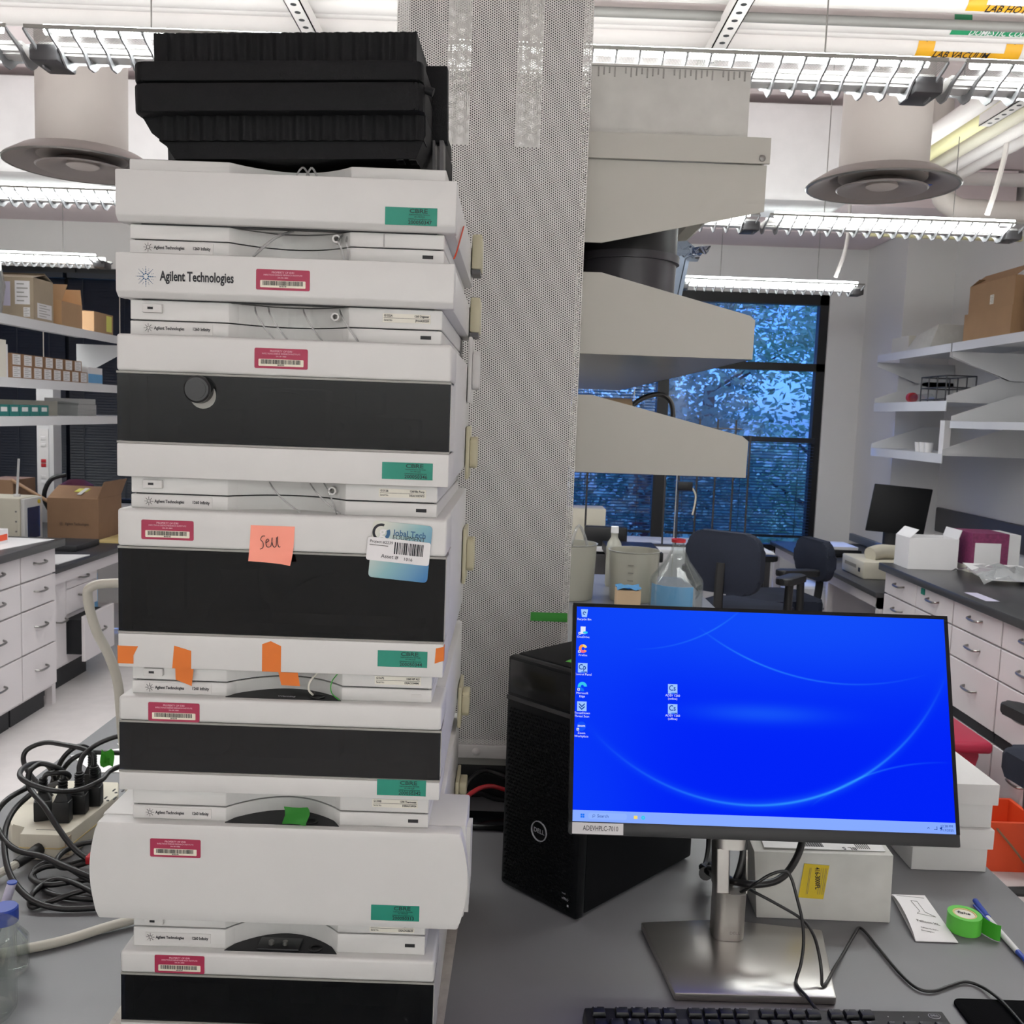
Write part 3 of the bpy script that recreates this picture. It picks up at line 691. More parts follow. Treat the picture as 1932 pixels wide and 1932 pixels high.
def module(label, zb, cb, ct, zt, win=None, serial=None, lamp=True, button=True, name=True, wide=False, cavity=True, drip=False, rimdepth=1.395):
    t = thing('chromatography_module', label, 'instrument', ((X0+X1)/2, 1.2, zb), 0, 'stacked chromatography modules')
    hx0, hx1 = (X0, X1) if not wide else (-.437, -.034)
    fy = 1.06 if win else FY + .022
    if wide:
        part('housing', 'white', t, B(X0+.001, X1-.001, 1.0905, 1.41, cb+.002, ct-.004, bev=.003)); part('door_frame', 'white', t, B(hx0+.001, hx1-.001, fy, 1.09, cb+.002, ct, bev=.003))
    else: part('housing', 'white', t, B(hx0+.001, hx1-.001, fy, 1.41, cb, ct, bev=.003))
    if wide:
        prof = []
        for i in range(13):
            u = i/12; prof.append((-.4325 - .0085*math.sin(PI*u), ct + (cb-ct)*u))
        for i in range(13):
            u = 1 - i/12; prof.append((-.0405 + .0095*math.sin(PI*u), ct + (cb-ct)*u))
        part('front_cover', 'white', t, MB().prism(prof, 'y', FY, FY+.0215, bev=.0025))
        ribs = MB()
        for k in range(6): ribs.box(hx1-.002, hx1+.0035, 1.012+k*.0125, 1.019+k*.0125, cb+.004+.002*k, ct-.006-.004*k)
        part('cooling_fins', 'white', t, ribs)
    elif win is None:
        part('front_cover', 'white', t, MB().prism([(FY+.0215, ct), (FY, ct), (FY, cb+.006), (FY+.006, cb), (FY+.0215, cb)], 'x', X0, X1, bev=.0014))
        part('seam', 'slot', t, B(X0+.022, X1-.02, FY+.012, FY+.021, cb-.0012, cb-.0002))
    else:
        w0, w1 = win
        part('upper_panel', 'white', t, B(X0, X1, FY, 1.0595, w1+.0025, ct, bev=.0035, seg=3))
        part('lower_panel', 'white', t, B(X0, X1, FY, 1.0595, cb, w0-.0025, bev=.0016))
        part('upper_trim', 'greytrim', t, B(X0, X1, FY+.0006, 1.02, w1+.0003, w1+.0024)); part('lower_trim', 'greytrim', t, B(X0, X1, FY+.0006, 1.02, w0-.0024, w0-.0003))
        part('tinted_window', 'tinted', t, B(X0+.0005, X1-.0005, FY+.0012, FY+.0045, w0, w1), label='dark tinted glass window')
        part('side_wall', 'white', t, B(X0, X0+.003, FY+.012, 1.0595, w0-.0022, w1+.0022)); part('side_wall', 'white', t, B(X1-.003, X1, FY+.012, 1.0595, w0-.0022, w1+.0022))
        part('window_post', 'black', t, B(X0+.003, X0+.012, FY+.006, FY+.011, w0, w1)); part('window_post', 'black', t, B(X1-.014, X1-.003, FY+.006, FY+.011, w0, w1))
        part('cavity_back', 'slot', t, B(X0+.003, X1-.003, 1.056, 1.0592, w0-.0022, w1+.0022))
    # rims
    part('top_rim', 'white', t, MB().prism(scoop(RY, rimdepth), 'z', ct, zt-.0012, bev=.0008, seg=1))
    part('top_gap', 'slot', t, MB().prism(scoop(RY+.004, rimdepth-.01, RX0+.004, RX1-.004), 'z', zt-.0012, zt-.0001))
    part('bottom_rim', 'white', t, MB().prism(scoop(RY+.0005, rimdepth), 'z', zb, cb - (.0012 if win is None and not wide else .0002), bev=.0008, seg=1))
    zc = (ct+zt-.001)/2
    if drip:
        g = [(-.297, RY-.004)] + [(-.297+.124*i/16, RY+.0335*math.sin(PI*i/16)**.8) for i in range(1, 16)] + [(-.173, RY-.004)]
        part('drip_tray', 'slot', t, MB().prism(g, 'z', ct-.002, ct+.0007))
    if name:
        part('name_strip', 'white2', t, B(-.385, -.313, RY-.0006, RY, zc-.0055, zc+.0055))
        spark(t, -.3795, zc, RY-.0007, .0046, 'ink', False)
        txt('Agilent Technologies', .0046, (-.3735, RY-.0008, zc), t, 'ink', sx=.80, bold=.022)
        txt('1260 Infinity', .0046, (-.334, RY-.0008, zc), t, 'ink', sx=.80, bold=.022)
    if lamp: part('status_lamp', 'slot', t, B(-.0985, -.0875, RY-.0005, RY+.001, zc-.0018, zc+.0018))
    if button:
        zq = (zb+cb)/2 + .001
        b_ = part('power_button', 'white2', t, B(-.385, -.3645, RY-.004, RY+.002, zq-.0045, zq+.0042, bev=.0008))
        part('button_mark', 'slot', b_, B(-.379, -.3735, RY-.0044, RY-.0039, zq-.0012, zq+.0012))
    if serial:
        zq = (zb+cb)/2
        s_ = part('serial_label', 'label', t, B(-.138, -.0885, RY-.0002, RY+.0004, zq-.0045, zq+.0045))
        txt(serial[0], .0030, (-.1365, RY-.0004, zq+.0023), s_, 'ink', bold=.02, sx=.85); txt(serial[1], .0030, (-.09, RY-.0004, zq+.0023), s_, 'ink', al='RIGHT', bold=.02, sx=.85)
        txt('Serial No.', .0026, (-.1365, RY-.0004, zq-.0022), s_, 'ink', sx=.85); txt(serial[2], .0030, (-.09, RY-.0004, zq-.0022), s_, 'ink', al='RIGHT', bold=.02, sx=.9)
        part('label_rule', 'ink', s_, B(-.1368, -.0895, RY-.0004, RY-.0002, zq-.0001, zq+.0002))
    return t
m1 = module('topmost white module with the black hard case lying on it', 1.8060, 1.8215, 1.8718, 1.8860, lamp=False, button=False, name=False)
asset_sticker(m1, -.136, 1.8265, '200050347'); clip(m1, 1.838, 1.885, 'flat')
part('rim_line', 'slot', m1, B(-.1385, -.1382, RY-.0001, RY+.0004, 1.8065, 1.8195))
m2 = module('white module with the large dark company name on its cover', 1.7245, 1.7455, 1.7902, 1.8058, serial=('G1322A', '1260 Degasser', 'JPAAK83259'))
spark(m2, -.3775, 1.7665, FY-.0001, .0098, 'bluedot', True)
txt('Agilent Technologies', .0138, (-.363, FY-.0004, 1.7672), m2, 'ink', sx=.64, bold=.022)
property_sticker(m2, -.2655, 1.7575, '00102108'); clip(m2, 1.752, 1.80, 'flat')
m3 = module('white pump module with tinted window and black round knob behind it', 1.5450, 1.5625, 1.7088, 1.7243, win=(1.5995, 1.6685), serial=('G1312B', '1260 Bin Pump', 'DEACO07473'))
property_sticker(m3, -.2665, 1.6785, '00102101'); asset_sticker(m3, -.1335, 1.5695, '200050346'); clip(m3, 1.655, 1.745, 'white'); clip(m3, 1.548, 1.622, 'tan')
m4 = module('white sampler module with the pink sticky note and orange tapes', 1.3440, 1.3600, 1.5290, 1.5447, win=(1.3990, 1.4868), serial=('G1367E', '1260 HiP ALS', 'DEACO04841'), drip=False)
property_sticker(m4, -.3830, 1.4975, '00102102'); asset_sticker(m4, -.1338, 1.3705, '200050344'); clip(m4, 1.40, 1.478, 'tan')
m5 = module('white thermostat module with narrow tinted window above the wide one', 1.2050, 1.2250, 1.3285, 1.3437, win=(1.2475, 1.2995), serial=('G1330B', '1290 Thermostat', 'DEBAK18954'), button=False, lamp=False, drip=True)
property_sticker(m5, -.3765, 1.3025, '00102103'); asset_sticker(m5, -.1315, 1.2295, '200050342'); clip(m5, 1.19, 1.25, 'tan')
part('lamp_slot', 'white2', m5, B(-.0985, -.0875, RY-.0005, RY+.001, 1.3342, 1.3375))
m6 = module('widest white module with bulging sides, plain cover', 1.0650, 1.0790, 1.1885, 1.2047, wide=True, serial=('G1316A', '1260 TCC', 'DEACN28639'), drip=True)
property_sticker(m6, -.3750, 1.1515, '00102104'); asset_sticker(m6, -.1350, 1.0880, '200050313'); clip(m6, 1.075, 1.11, 'tan')
m7 = module('lowest white module standing on the bench, tinted window cut by picture edge', .9105, .9250, 1.0420, 1.0647, win=(.9620, 1.0145), button=False, drip=True)
property_sticker(m7, -.3705, 1.0190, '00102105'); clip(m7, .96, 1.02, 'tan')
# what shows behind the tinted windows
part('purge_knob', 'knobgloss', m3, MB().cyl((-.3205, 1.054, 1.6525), (-.3225, .972, 1.6545), .0145, .0140, n=32).cyl((-.3225, .972, 1.6545), (-.3225, .9695, 1.6545), .0140, .0120, n=32)); part('knob_face', 'knobgloss', m3, MB().cyl((-.3225, .9696, 1.6545), (-.3225, .9690, 1.6545), .0095, n=28))
part('knob_ring', 'greytrim', m3, MB().cyl((-.3195, 1.0, 1.6485), (-.3195, .9805, 1.6485), .0135, n=24))
for a, b, c, d in ((-.36, -.29, 1.603, 1.635), (-.275, -.20, 1.605, 1.66), (-.19, -.10, 1.61, 1.632), (-.17, -.14, 1.635, 1.66)):
    part('pump_block', 'greytrim', m3, B(a, b, 1.02, 1.0555, c, d, bev=.003))
for x in (-.36, -.29, -.185, -.132, -.113):
    part('fitting', 'steel', m3, MB().cyl((x, 1.02, 1.621), (x, 1.0, 1.621), .005, n=12))
part('capillary', 'steel', m3, MB().tube([(-.30, 1.0, 1.63), (-.25, .995, 1.655), (-.20, .995, 1.648), (-.16, 1.0, 1.64)], .0009, 6))
part('turret', 'beige', m4, MB().lathe([(.034, 0), (.032, .012), (.024, .02), (.02, .03), (.0195, .05), (.022, .056), (0, .056)], (-.292, 1.022, 1.4085), 28))
part('tray', 'interior', m4, B(-.39, -.09, 1.0, 1.055, 1.4, 1.408)); part('instruction_card', 'greytrim', m4, B(-.195, -.152, 1.03, 1.031, 1.425, 1.475))
part('sampling_arm', 'interior', m4, MB().tube([(-.25, 1.02, 1.43), (-.21, 1.02, 1.455), (-.18, 1.02, 1.462)], .003, 6)); part('side_plate', 'interior', m4, B(-.385, -.345, 1.0, 1.01, 1.42, 1.48))
for x, w_ in ((-.36, .05), (-.28, .10), (-.15, .05)): part('inner_block', 'interior', m5, B(x, x+w_, 1.02, 1.055, 1.2505, 1.285, bev=.002))
for x, w_, h_ in ((-.30, .05, .03), (-.23, .03, .045), (-.17, .06, .025)): part('inner_block', 'interior', m7, B(x, x+w_, 1.015, 1.055, .9645, .9645+h_, bev=.002))
# fittings in the scoops
for p, z in ((m1, 1.8135), (m2, 1.7345), (m3, 1.5535)):
    o = part('hose_nipple', 'white2', p, MB().lathe([(.0026, .012), (.0042, .012), (.0042, .0), (.0026, 0)], (0, 0, 0), 16, True), local=True)
    o.rotation_euler = (PI/2, 0, 0); o.location = Vector((-.188, RY+.016, z)) - ORG[p.name]
part('port_plate', 'black', m7, B(-.262, -.215, RY-.003, RY+.02, 1.0427, 1.0455, bev=.001))
for x in (-.2475, -.232): part('port', 'steel', m7, MB().cyl((x, RY+.006, 1.0455), (x, RY+.006, 1.0495), .003, n=14))
txt('Warning', .0055, (-.243, RY+.004, 1.3294), m5, 'lettergrey', rot=(0, 0, 0), bold=.02)
for p, x, z in ((m6, -.205, 1.1894), (m7, -.198, 1.0429)):
    part('drain_cup', 'rubber', p, MB().lathe([(.004, .0), (.0075, 0), (.008, .0015), (.005, .001)], (x, RY+.004, z), 20))
part('warning_grommet', 'rubber', m5, MB().lathe([(.004, .0), (.0075, 0), (.008, .0015), (.005, .001)], (-.2, RY+.004, 1.3294), 20))
# tubing hanging out of the scoops
def tubing(p, pts, r=.0011, m='tubing'): part('tubing', m, p, MB().tube(pts, r, 6, 4))
tubing(m1, [(-.235, 1.01, 1.822), (-.245, .985, 1.812), (-.262, .984, 1.799), (-.272, .99, 1.79)]); tubing(m1, [(-.238, 1.01, 1.822), (-.250, .984, 1.808), (-.268, .986, 1.793), (-.277, .992, 1.788)])
tubing(m1, [(-.182, 1.01, 1.822), (-.184, .988, 1.81), (-.180, .988, 1.80), (-.178, .992, 1.788)]); tubing(m1, [(-.178, 1.01, 1.822), (-.176, .988, 1.81), (-.174, .988, 1.80), (-.175, .992, 1.788)])
tubing(m1, [(-.231, .998, 1.873), (-.226, .994, 1.880), (-.222, .997, 1.883), (-.218, 1.005, 1.876)]); tubing(m1, [(-.221, .998, 1.872), (-.214, .992, 1.882), (-.210, .995, 1.878), (-.208, 1.0, 1.872)])
for x in (-.272, -.258, -.222, -.184): tubing(m2, [(x, 1.0, 1.742), (x+.006, .985, 1.733), (x+.014, .986, 1.720), (x+.022, .993, 1.709)], .0010)
for x in (-.255, -.212): tubing(m3, [(x, 1.0, 1.56), (x+.010, .985, 1.552), (x+.022, .986, 1.54), (x+.034, .993, 1.53)], .0008)
tubing(m3, [(-.198, 1.0, 1.562), (-.19, .984, 1.555), (-.184, .986, 1.54), (-.182, .993, 1.529)], .0008)
tubing(m4, [(-.2, 1.0, 1.357), (-.206, .986, 1.350), (-.208, .988, 1.340), (-.205, .996, 1.332)], .0011, 'label'); tubing(m4, [(-.178, 1.0, 1.357), (-.183, .985, 1.350), (-.183, .986, 1.338), (-.175, .99, 1.3287)], .0006, 'greentape')
# tapes, note, card on the sampler
def tape(p, pts, m, y=FY-.0004, nm='tape'): return part(nm, m, p, MB().prism(pts, 'y', y, y+.0003))
tape(m4, [(-.4087, 1.364), (-.392, 1.364), (-.392, 1.373), (-.387, 1.383), (-.4087, 1.383)], 'orange'); part('tape', 'orange', m4, B(-.4089, -.4085, FY, FY+.012, 1.366, 1.383))
tape(m4, [(-.351, 1.3605), (-.331, 1.3605), (-.331, 1.380), (-.349, 1.385)], 'orange'); tape(m4, [(-.350, 1.3595), (-.3305, 1.3595), (-.3325, 1.340), (-.3495, 1.3465)], 'orange', RY-.006)
tape(m4, [(-.256, 1.3605), (-.236, 1.3605), (-.236, 1.3885), (-.247, 1.3935), (-.256, 1.390)], 'orange'); tape(m4, [(-.242, 1.3595), (-.221, 1.3595), (-.218, 1.3425), (-.238, 1.343)], 'orange', RY-.001)
tape(m4, [(-.0735, 1.3755), (-.0640, 1.379), (-.0640, 1.394), (-.0725, 1.392)], 'orange'); part('tape', 'orange', m4, B(-.0645, -.0641, FY, FY+.012, 1.378, 1.394))
g = []
for i in range(9):
    u = i/8; row = []
    for j in range(9):
        v = j/8; lift = .0006 + .006*max(0, v-.3)**2 + .010*(u*v)**4
        row.append((-.2690+.046*u - .0015*v, FY - lift, 1.5162 - .0375*v - .002*u*v**2))
    g.append(row)
nt_ = part('sticky_note', 'salmon', m4, MB().sheet(g), label='pink sticky note with the word sell')
def stroke(p, m, pts, y, r=.0004): part('handwriting', m, p, MB().tube([(x, y, z) for x, z in pts], r, 5, 4))
yy = FY - .0026
stroke(nt_, 'ink', [(-.2535, 1.5055), (-.2565, 1.505), (-.258, 1.5015), (-.2555, 1.4985), (-.2555, 1.4935), (-.2585, 1.4915)], yy)
stroke(nt_, 'ink', [(-.2525, 1.4985), (-.2495, 1.5005), (-.2505, 1.5025), (-.2525, 1.5), (-.2515, 1.4945), (-.248, 1.4945), (-.2465, 1.4985), (-.246, 1.504), (-.2463, 1.5), (-.2445, 1.4945), (-.242, 1.4955), (-.2415, 1.5045)], yy)
stroke(nt_, 'ink', [(-.2405, 1.5055), (-.2403, 1.499), (-.239, 1.4945), (-.2375, 1.495)], yy)

def gradient_card():
    m = mat('card', '#7fa9b5', .35); nt = m.node_tree; b = nt.nodes['Principled BSDF']
    tc = nt.nodes.new('ShaderNodeTexCoord'); sp_ = nt.nodes.new('ShaderNodeSeparateXYZ'); nt.links.new(tc.outputs['Generated'], sp_.inputs[0])
    k = Nd(nt, sp_.outputs[0])*.75 + (Nd(nt, sp_.outputs[2])*-.55 + .35)
    cr = nt.nodes.new('ShaderNodeValToRGB'); cr.color_ramp.elements[0].color = lin('#c9cabf'); cr.color_ramp.elements[1].color = lin('#2e6fa6')
    e = cr.color_ramp.elements.new(.45); e.color = lin('#7fa9ae'); nt.links.new(k.k, cr.inputs[0]); nt.links.new(cr.outputs[0], b.inputs['Base Color'])
gradient_card()
def rot2(pts, c, a):
    ca, sa = math.cos(a), math.sin(a)
    return [(c[0] + (x-c[0])*ca - (z-c[1])*sa, c[1] + (x-c[0])*sa + (z-c[1])*ca) for x, z in pts]
cc = (-.1125, 1.4935); tl = R_(-4.2)
cd_ = part('equipment_card', 'card', m4, MB().prism(rot2(rrect(-.1435, -.0815, 1.464, 1.524, .004), cc, tl), 'y', FY-.0016, FY-.0008), label='blue gradient equipment sticker')
pl = part('asset_label', 'paper', m4, MB().prism(rot2(rrect(-.1475, -.0815, 1.482, 1.5065, .0025), cc, tl), 'y', FY-.0022, FY-.0017), label='white asset label with barcode')
def ct_(s, sz, x, z, p, m, y, **k):
    q = rot2([(x, z)], cc, tl)[0]; txt(s, sz, (q[0], y, q[1]), p, m, rot=(PI/2, -tl, 0), **k)
ct_('Project #2239', .0042, -.1450, 1.5020, pl, 'ink', FY-.0024); ct_('Asset #', .0058, -.132, 1.4875, pl, 'ink', FY-.0024); ct_('1016', .0048, -.1085, 1.4865, pl, 'ink', FY-.0024)
part('label_rule', 'scuff', pl, MB().prism(rot2([(-.145, 1.498), (-.1255, 1.498), (-.1255, 1.4988), (-.145, 1.4988)], cc, tl), 'y', FY-.0024, FY-.0022))
bm = MB(); q = -.119; rnd = random.Random(5)
while q < -.0895:
    w_ = rnd.choice((.0005, .0008, .0013, .0016)); bm.prism(rot2([(q, 1.491), (q+w_, 1.491), (q+w_, 1.5035), (q, 1.5035)], cc, tl), 'y', FY-.0024, FY-.0022); q += w_ + rnd.choice((.0005, .0007, .001))
part('barcode', 'ink', pl, bm, ang=0)
ct_('lobal Tech', .0088, -.1215, 1.5130, cd_, 'bluedot', FY-.0018, bold=.015, sx=.92); ct_('EQUIPMENT', .0068, -.1220, 1.5083, cd_, 'ink', FY-.0018, sx=.92)
def arc(cx, cz, r0, r1, a0, a1, n=14):
    o = [(cx + r1*math.cos(R_(a0+(a1-a0)*i/n)), cz + r1*math.sin(R_(a0+(a1-a0)*i/n))) for i in range(n+1)]
    return o + [(cx + r0*math.cos(R_(a1+(a0-a1)*i/n)), cz + r0*math.sin(R_(a1+(a0-a1)*i/n))) for i in range(n+1)]
part('logo_ring', 'ink', cd_, MB().prism(arc(-.1325, 1.5135, .0068, .0095, 70, 250), 'y', FY-.0018, FY-.0016)); part('logo_swoosh', 'bluedot', cd_, MB().prism(arc(-.1325, 1.5135, .0055, .0092, -60, 22), 'y', FY-.0018, FY-.0016))
ct_('g', .0165, -.1362, 1.5128, cd_, 'paper', FY-.0019, bold=.02)
# green tape hanging in the scoop over the wide module
part('tape_strip', 'greentape', m5, MB().sheet([[(-.233+.026*i/3 + .002*math.sin(j), .9875-.002*math.sin(j*.8+i), 1.2095-.0045*j) for j in range(6)] for i in range(4)], th=.0003), label='green tape strip')
# orange band at the side of the two top modules
part('band', 'orangered', m1, MB().tube([(-.0635, 1.1, 1.85), (-.0638, 1.06, 1.832), (-.064, 1.0, 1.806), (-.066, .99, 1.797)], .0016, 6, 4, .4))

# ---------------------------------------------------------------- black hard case on top
t = thing('hard_case', 'ribbed black plastic hard case lying on top of the tower', 'case', (-.24, 1.13, 1.886), R_(-1.6))
t.rotation_euler = (0, R_(-1.7), R_(-1.6)); t.location.z += .0042
def ribbed(x0, x1, y0, y1, z0, z1, nr, amp):
    m = MB(); N = nr*8; fr = []
    for i in range(N+1):
        x = x0 + (x1-x0)*i/N; fr.append((x, y0 + amp*(.5+.5*math.cos(2*PI*i*nr/N)) if 0 < i < N else y0+amp))
    pts = fr + [(x1, y1), (x0, y1)]
    return m.prism(pts, 'z', z0, z1)
part('upper_ribs', 'case', t, ribbed(-.369, -.1025, .992, 1.285, 1.9795, 2.0085, 20, .003))
topr = MB(); N = 80; z_ = [(-.369 + .2665*i/N, 2.0086 + .0016*abs(math.cos(PI*i*20/N))) for i in range(N+1)]
part('lid_ridges', 'case', t, topr.prism(z_ + [(-.1025, 2.0), (-.369, 2.0)], 'y', .9955, 1.285))
part('upper_band', 'case', t, MB().prism(rrect(-.3875, -.0945, .981, 1.30, .012), 'z', 1.9585, 1.9785, bev=.003)); part('lower_band', 'case', t, MB().prism(rrect(-.3880, -.0935, .9805, 1.30, .012), 'z', 1.9290, 1.9575, bev=.003))
part('lower_shell', 'case', t, MB().prism([(-.3840, 1.9288), (-.375, 1.913), (-.362, 1.903), (-.352, 1.8872), (-.104, 1.8872), (-.094, 1.91), (-.094, 1.9288)], 'y', .998, 1.295))
part('lower_ribs', 'case', t, ribbed(-.3665, -.0955, .9925, 1.02, 1.9045, 1.9288, 20, .003))
for x in (-.36, -.125, -.112): part('foot', 'rubber', t, B(x, x+.008, 1.0, 1.02, 1.8862, 1.9035, bev=.001))
for x in (-.34, -.12): part('foot', 'rubber', t, B(x, x+.012, 1.25, 1.265, 1.8862, 1.8972))
part('hinge_panel', 'case', t, B(-.1010, -.0780, 1.06, 1.075, 1.9205, 2.000, bev=.001)); part('hinge_rail', 'darkmetal', t, B(-.0930, -.0905, 1.05, 1.07, 1.8882, 1.92)); part('hinge_rail', 'darkmetal', t, B(-.0855, -.0812, 1.05, 1.07, 1.8882, 1.92))
part('latch', 'case', t, MB().cyl((-.0935, .992, 1.953), (-.0855, .992, 1.950), .0042, n=16))
BZ = .91                        # bench surface
# ---------------------------------------------------------------- tower PC
t = thing('desktop_computer', 'black desktop computer tower standing behind the monitor', 'computer', (.006, 1.416, BZ), R_(-44.3))
W_, D_, H_ = .156, .30, .367
def pp(nm, m, mb, **k): return part(nm, m, t, mb, local=True, **k)
pp('chassis', 'pcside', B(.002, W_-.002, .020, D_, .004, H_, bev=.004)); pp('front_bezel', 'pcblack', B(0, W_, 0, .0195, .002, H_-.001, bev=.005))
pp('drive_panel', 'blackgloss', B(.006, W_-.006, -.0012, .0005, H_-.058, H_-.006, bev=.0008)); pp('accent_strip', 'darkmetal', B(.001, W_-.001, -.0012, .0005, H_-.069, H_-.0625))
gr = MB(); hx = .0052
for j in range(48):
    for i in range(24):
        x = .008 + i*.0059 + (.003 if j % 2 else 0); z = .012 + j*.0058
        if x > W_-.01: continue
        dx_, dz_ = x - .078, z - .112
        if dx_*dx_ + dz_*dz_ < .0165**2: continue
        gr.prism([(x-.0026, z), (x, z-.0021), (x+.0026, z), (x, z+.0021)], 'y', -.0010, .0004)
pp('vent_lattice', 'pcside', gr, kind='stuff', ang=0)
pp('logo_ring', 'lettergrey', MB().prism(arc(.078, .112, .0142, .0156, 0, 359.9, 40), 'y', -.0022, -.0002))
txt('DELL', .0098, (.078, -.0012, .112), t, 'lettergrey', al='CENTER', bold=.01, local=True); txt('intel', .004, (.128, -.0013, .036), t, 'lettergrey', al='LEFT', local=True); txt('vPRO', .0055, (.128, -.0013, .028), t, 'lettergrey', al='LEFT', local=True)
pp('badge', 'lettergrey', B(.1385, .1415, -.0014, -.0009, .018, .021))
pp('top_tape', 'limetape', MB().prism([(.085, .035), (.155, .048), (.154, .065), (.082, .052)], 'z', H_+.0002, H_+.0006), label='bright green tape strip')
pp('tape_writing', 'darkteal', MB().prism([(.10, .0475), (.14, .0545), (.14, .0555), (.10, .0485)], 'z', H_+.0006, H_+.0008))
one('green_card', 'greentape', 'green tape piece stuck on the column behind the computer', 'tape', B(.045, .112, 1.6975, 1.6990, 1.268, 1.284), base=(.08, 1.698, 1.268))
# ---------------------------------------------------------------- monitor
mon = thing('computer_monitor', 'flat monitor showing a bright blue desktop', 'monitor', (.362, 1.25, BZ))
MW, MH = .5335, .3145; TL = R_(17.5)
head = part('housing', 'black', mon, MB().prism(rrect(-MW/2, MW/2, 0, MH, .003), 'y', .0, .012).box(-.18, .18, .012, .036, .05, .25, bev=.006), local=True)
HL = Vector((.362, 1.234, 1.0770)) - ORG[mon.name]
head.location = HL; head.rotation_euler = (-TL, 0, 0)
def sub(nm, m, mb, par, **k):
    o = part(nm, m, par, mb, local=True, **k); return o
SX, SZ = -.2615, .0173; SW, SH = .523, .2922
chin = sub('bezel_chin', 'black', B(-MW/2+.0005, MW/2-.0005, -.0012, 0, .0005, .0165, bev=.0005), head)
bz = MB(); bz.box(-MW/2, SX, -.0014, 0, .0165, MH); bz.box(SX+SW, MW/2, -.0014, 0, .0165, MH); bz.box(SX, SX+SW, -.0014, 0, SZ+SH, MH)
sub('bezel', 'pcside', bz, head)
def screen_material():
    m = bpy.data.materials.new('screen'); m.use_nodes = True; nt = m.node_tree; b = nt.nodes['Principled BSDF']
    b.inputs['Base Color'].default_value = (0, 0, 0, 1); b.inputs['Roughness'].default_value = .35; b.inputs['Specular IOR Level'].default_value = .0
    tc = nt.nodes.new('ShaderNodeTexCoord'); sp_ = nt.nodes.new('ShaderNodeSeparateXYZ'); nt.links.new(tc.outputs['Object'], sp_.inputs[0])
    u = (Nd(nt, sp_.outputs[0])) / SW; v = (Nd(nt, sp_.outputs[2])) / SW     # u 0..1, v 0..0.559
    def circ(cx, cy, r, w, u0, um, u1, gain):
        dx, dy = u - cx, v - cy
        d = ((dx*dx + dy*dy).f('SQRT') - r).f('ABSOLUTE') / w
        line = (d*d*-1.0).f('EXPONENT')
        a = ((u - u0) / (um - u0)).f('MINIMUM', (Nd(nt, u.k)*-1.0 + u1) / (u1 - um)).f('MAXIMUM', 0.0)
        return line * a * gain
    def c3(p, q, s_):
        ax, ay = p; bx, by = q; cx, cy = s_
        d = 2*(ax*(by-cy)+bx*(cy-ay)+cx*(ay-by))
        ux = ((ax*ax+ay*ay)*(by-cy)+(bx*bx+by*by)*(cy-ay)+(cx*cx+cy*cy)*(ay-by))/d
        uy = ((ax*ax+ay*ay)*(cx-bx)+(bx*bx+by*by)*(ax-cx)+(cx*cx+cy*cy)*(bx-ax))/d
        return ux, uy, math.hypot(ax-ux, ay-uy)
    L = None
    for pts, w, u0, um, u1, g in (((( .35, .50), (.60, .39), (.85, .385)), .0022, .33, .47, .95, .13), (((.03, .25), (.45, .055), (.98, .37)), .0030, .05, .68, 1.0, .22), (((.03, .25), (.45, .055), (.98, .37)), .012, .0, .55, 1.05, .05),
                                  (((.64, .07), (.80, .15), (.99, .18)), .0022, .62, .75, 1.0, .09), (((.18, .45), (.30, .475), (.43, .55)), .002, .15, .38, .46, .08)):
        k = circ(*c3(*pts), w, u0, um, u1, g); L = k if L is None else L + k
    gx, gy = (u - .50) / .16, (v - .29) / .022
    gl = ((gx*gx + gy*gy) * -1.0).f('EXPONENT') * .055
    tx, ty = (u - .62), (v - .56) / .18
    gl = gl + ((tx*tx*2.0 + ty*ty) * -1.0).f('EXPONENT') * .055 + ((v*v*2.0 + u*u*30.0)*-1.0).f('EXPONENT')*.02
    T = L + gl
    cm_ = nt.nodes.new('ShaderNodeCombineColor')
    r_ = T*.10 + .0004; g_ = T*1.05 + .016; b_ = T*.25 + .92
    for i, q in enumerate((r_, g_, b_)): nt.links.new(q.k, cm_.inputs[i])
    nt.links.new(cm_.outputs[0], b.inputs['Emission Color']); b.inputs['Emission Strength'].default_value = 1.0
    M['screen'] = m
screen_material()
scr = sub('screen', 'screen', B(0, SW, -.0006, 0, 0, SH), mon); scr.parent = mon
# the screen is a part of the monitor with icons as its sub-parts
rot = Matrix.Rotation(-TL, 3, 'X')
scr.location = HL + rot @ Vector((SX, 0, SZ)); scr.rotation_euler = (-TL, 0, 0)
yS = -.0009
def si(nm, m, pts, dy=0): return sub(nm, m, MB().prism(pts, 'y', yS-dy-.0002, yS-dy), scr)
def stx(s, sz, u, v, m='icotxt', al='CENTER', dy=0, **k): txt(s, sz, (u, yS-.0002-dy, v), scr, m, al=al, local=True, ext=.00005, **k)
def sq(u, v, a, b=None): b = b or a; return [(u-a, v-b), (u+a, v-b), (u+a, v+b), (u-a, v+b)]
IC = [.2835, .2585, .2330, .2063, .1805, .1533, .1262]
iu = .0100
si('taskbar', 'task', [(0, 0), (SW, 0), (SW, .0148), (0, .0148)])
si('search_field', 'searchbox', rrect(.0215, .0740, .0035, .0118, .003), .0001)
for a, b in ((-1, -1), (1, -1), (1, 1), (-1, 1)): si('start_tile', 'icoblue', sq(.0135+a*.0014, .0075+b*.0014, .0012), .0002)
stx('Search', .0058, .0335, .0077, 'icodark', 'LEFT', .0002); si('lens_mark', 'icodark', arc(.0290, .0080, .0013, .0017, 0, 359.9, 14), .0002); si('lens_mark', 'icodark', [(.0277, .0067), (.0281, .0063), (.0272, .0054), (.0268, .0058)], .0002)
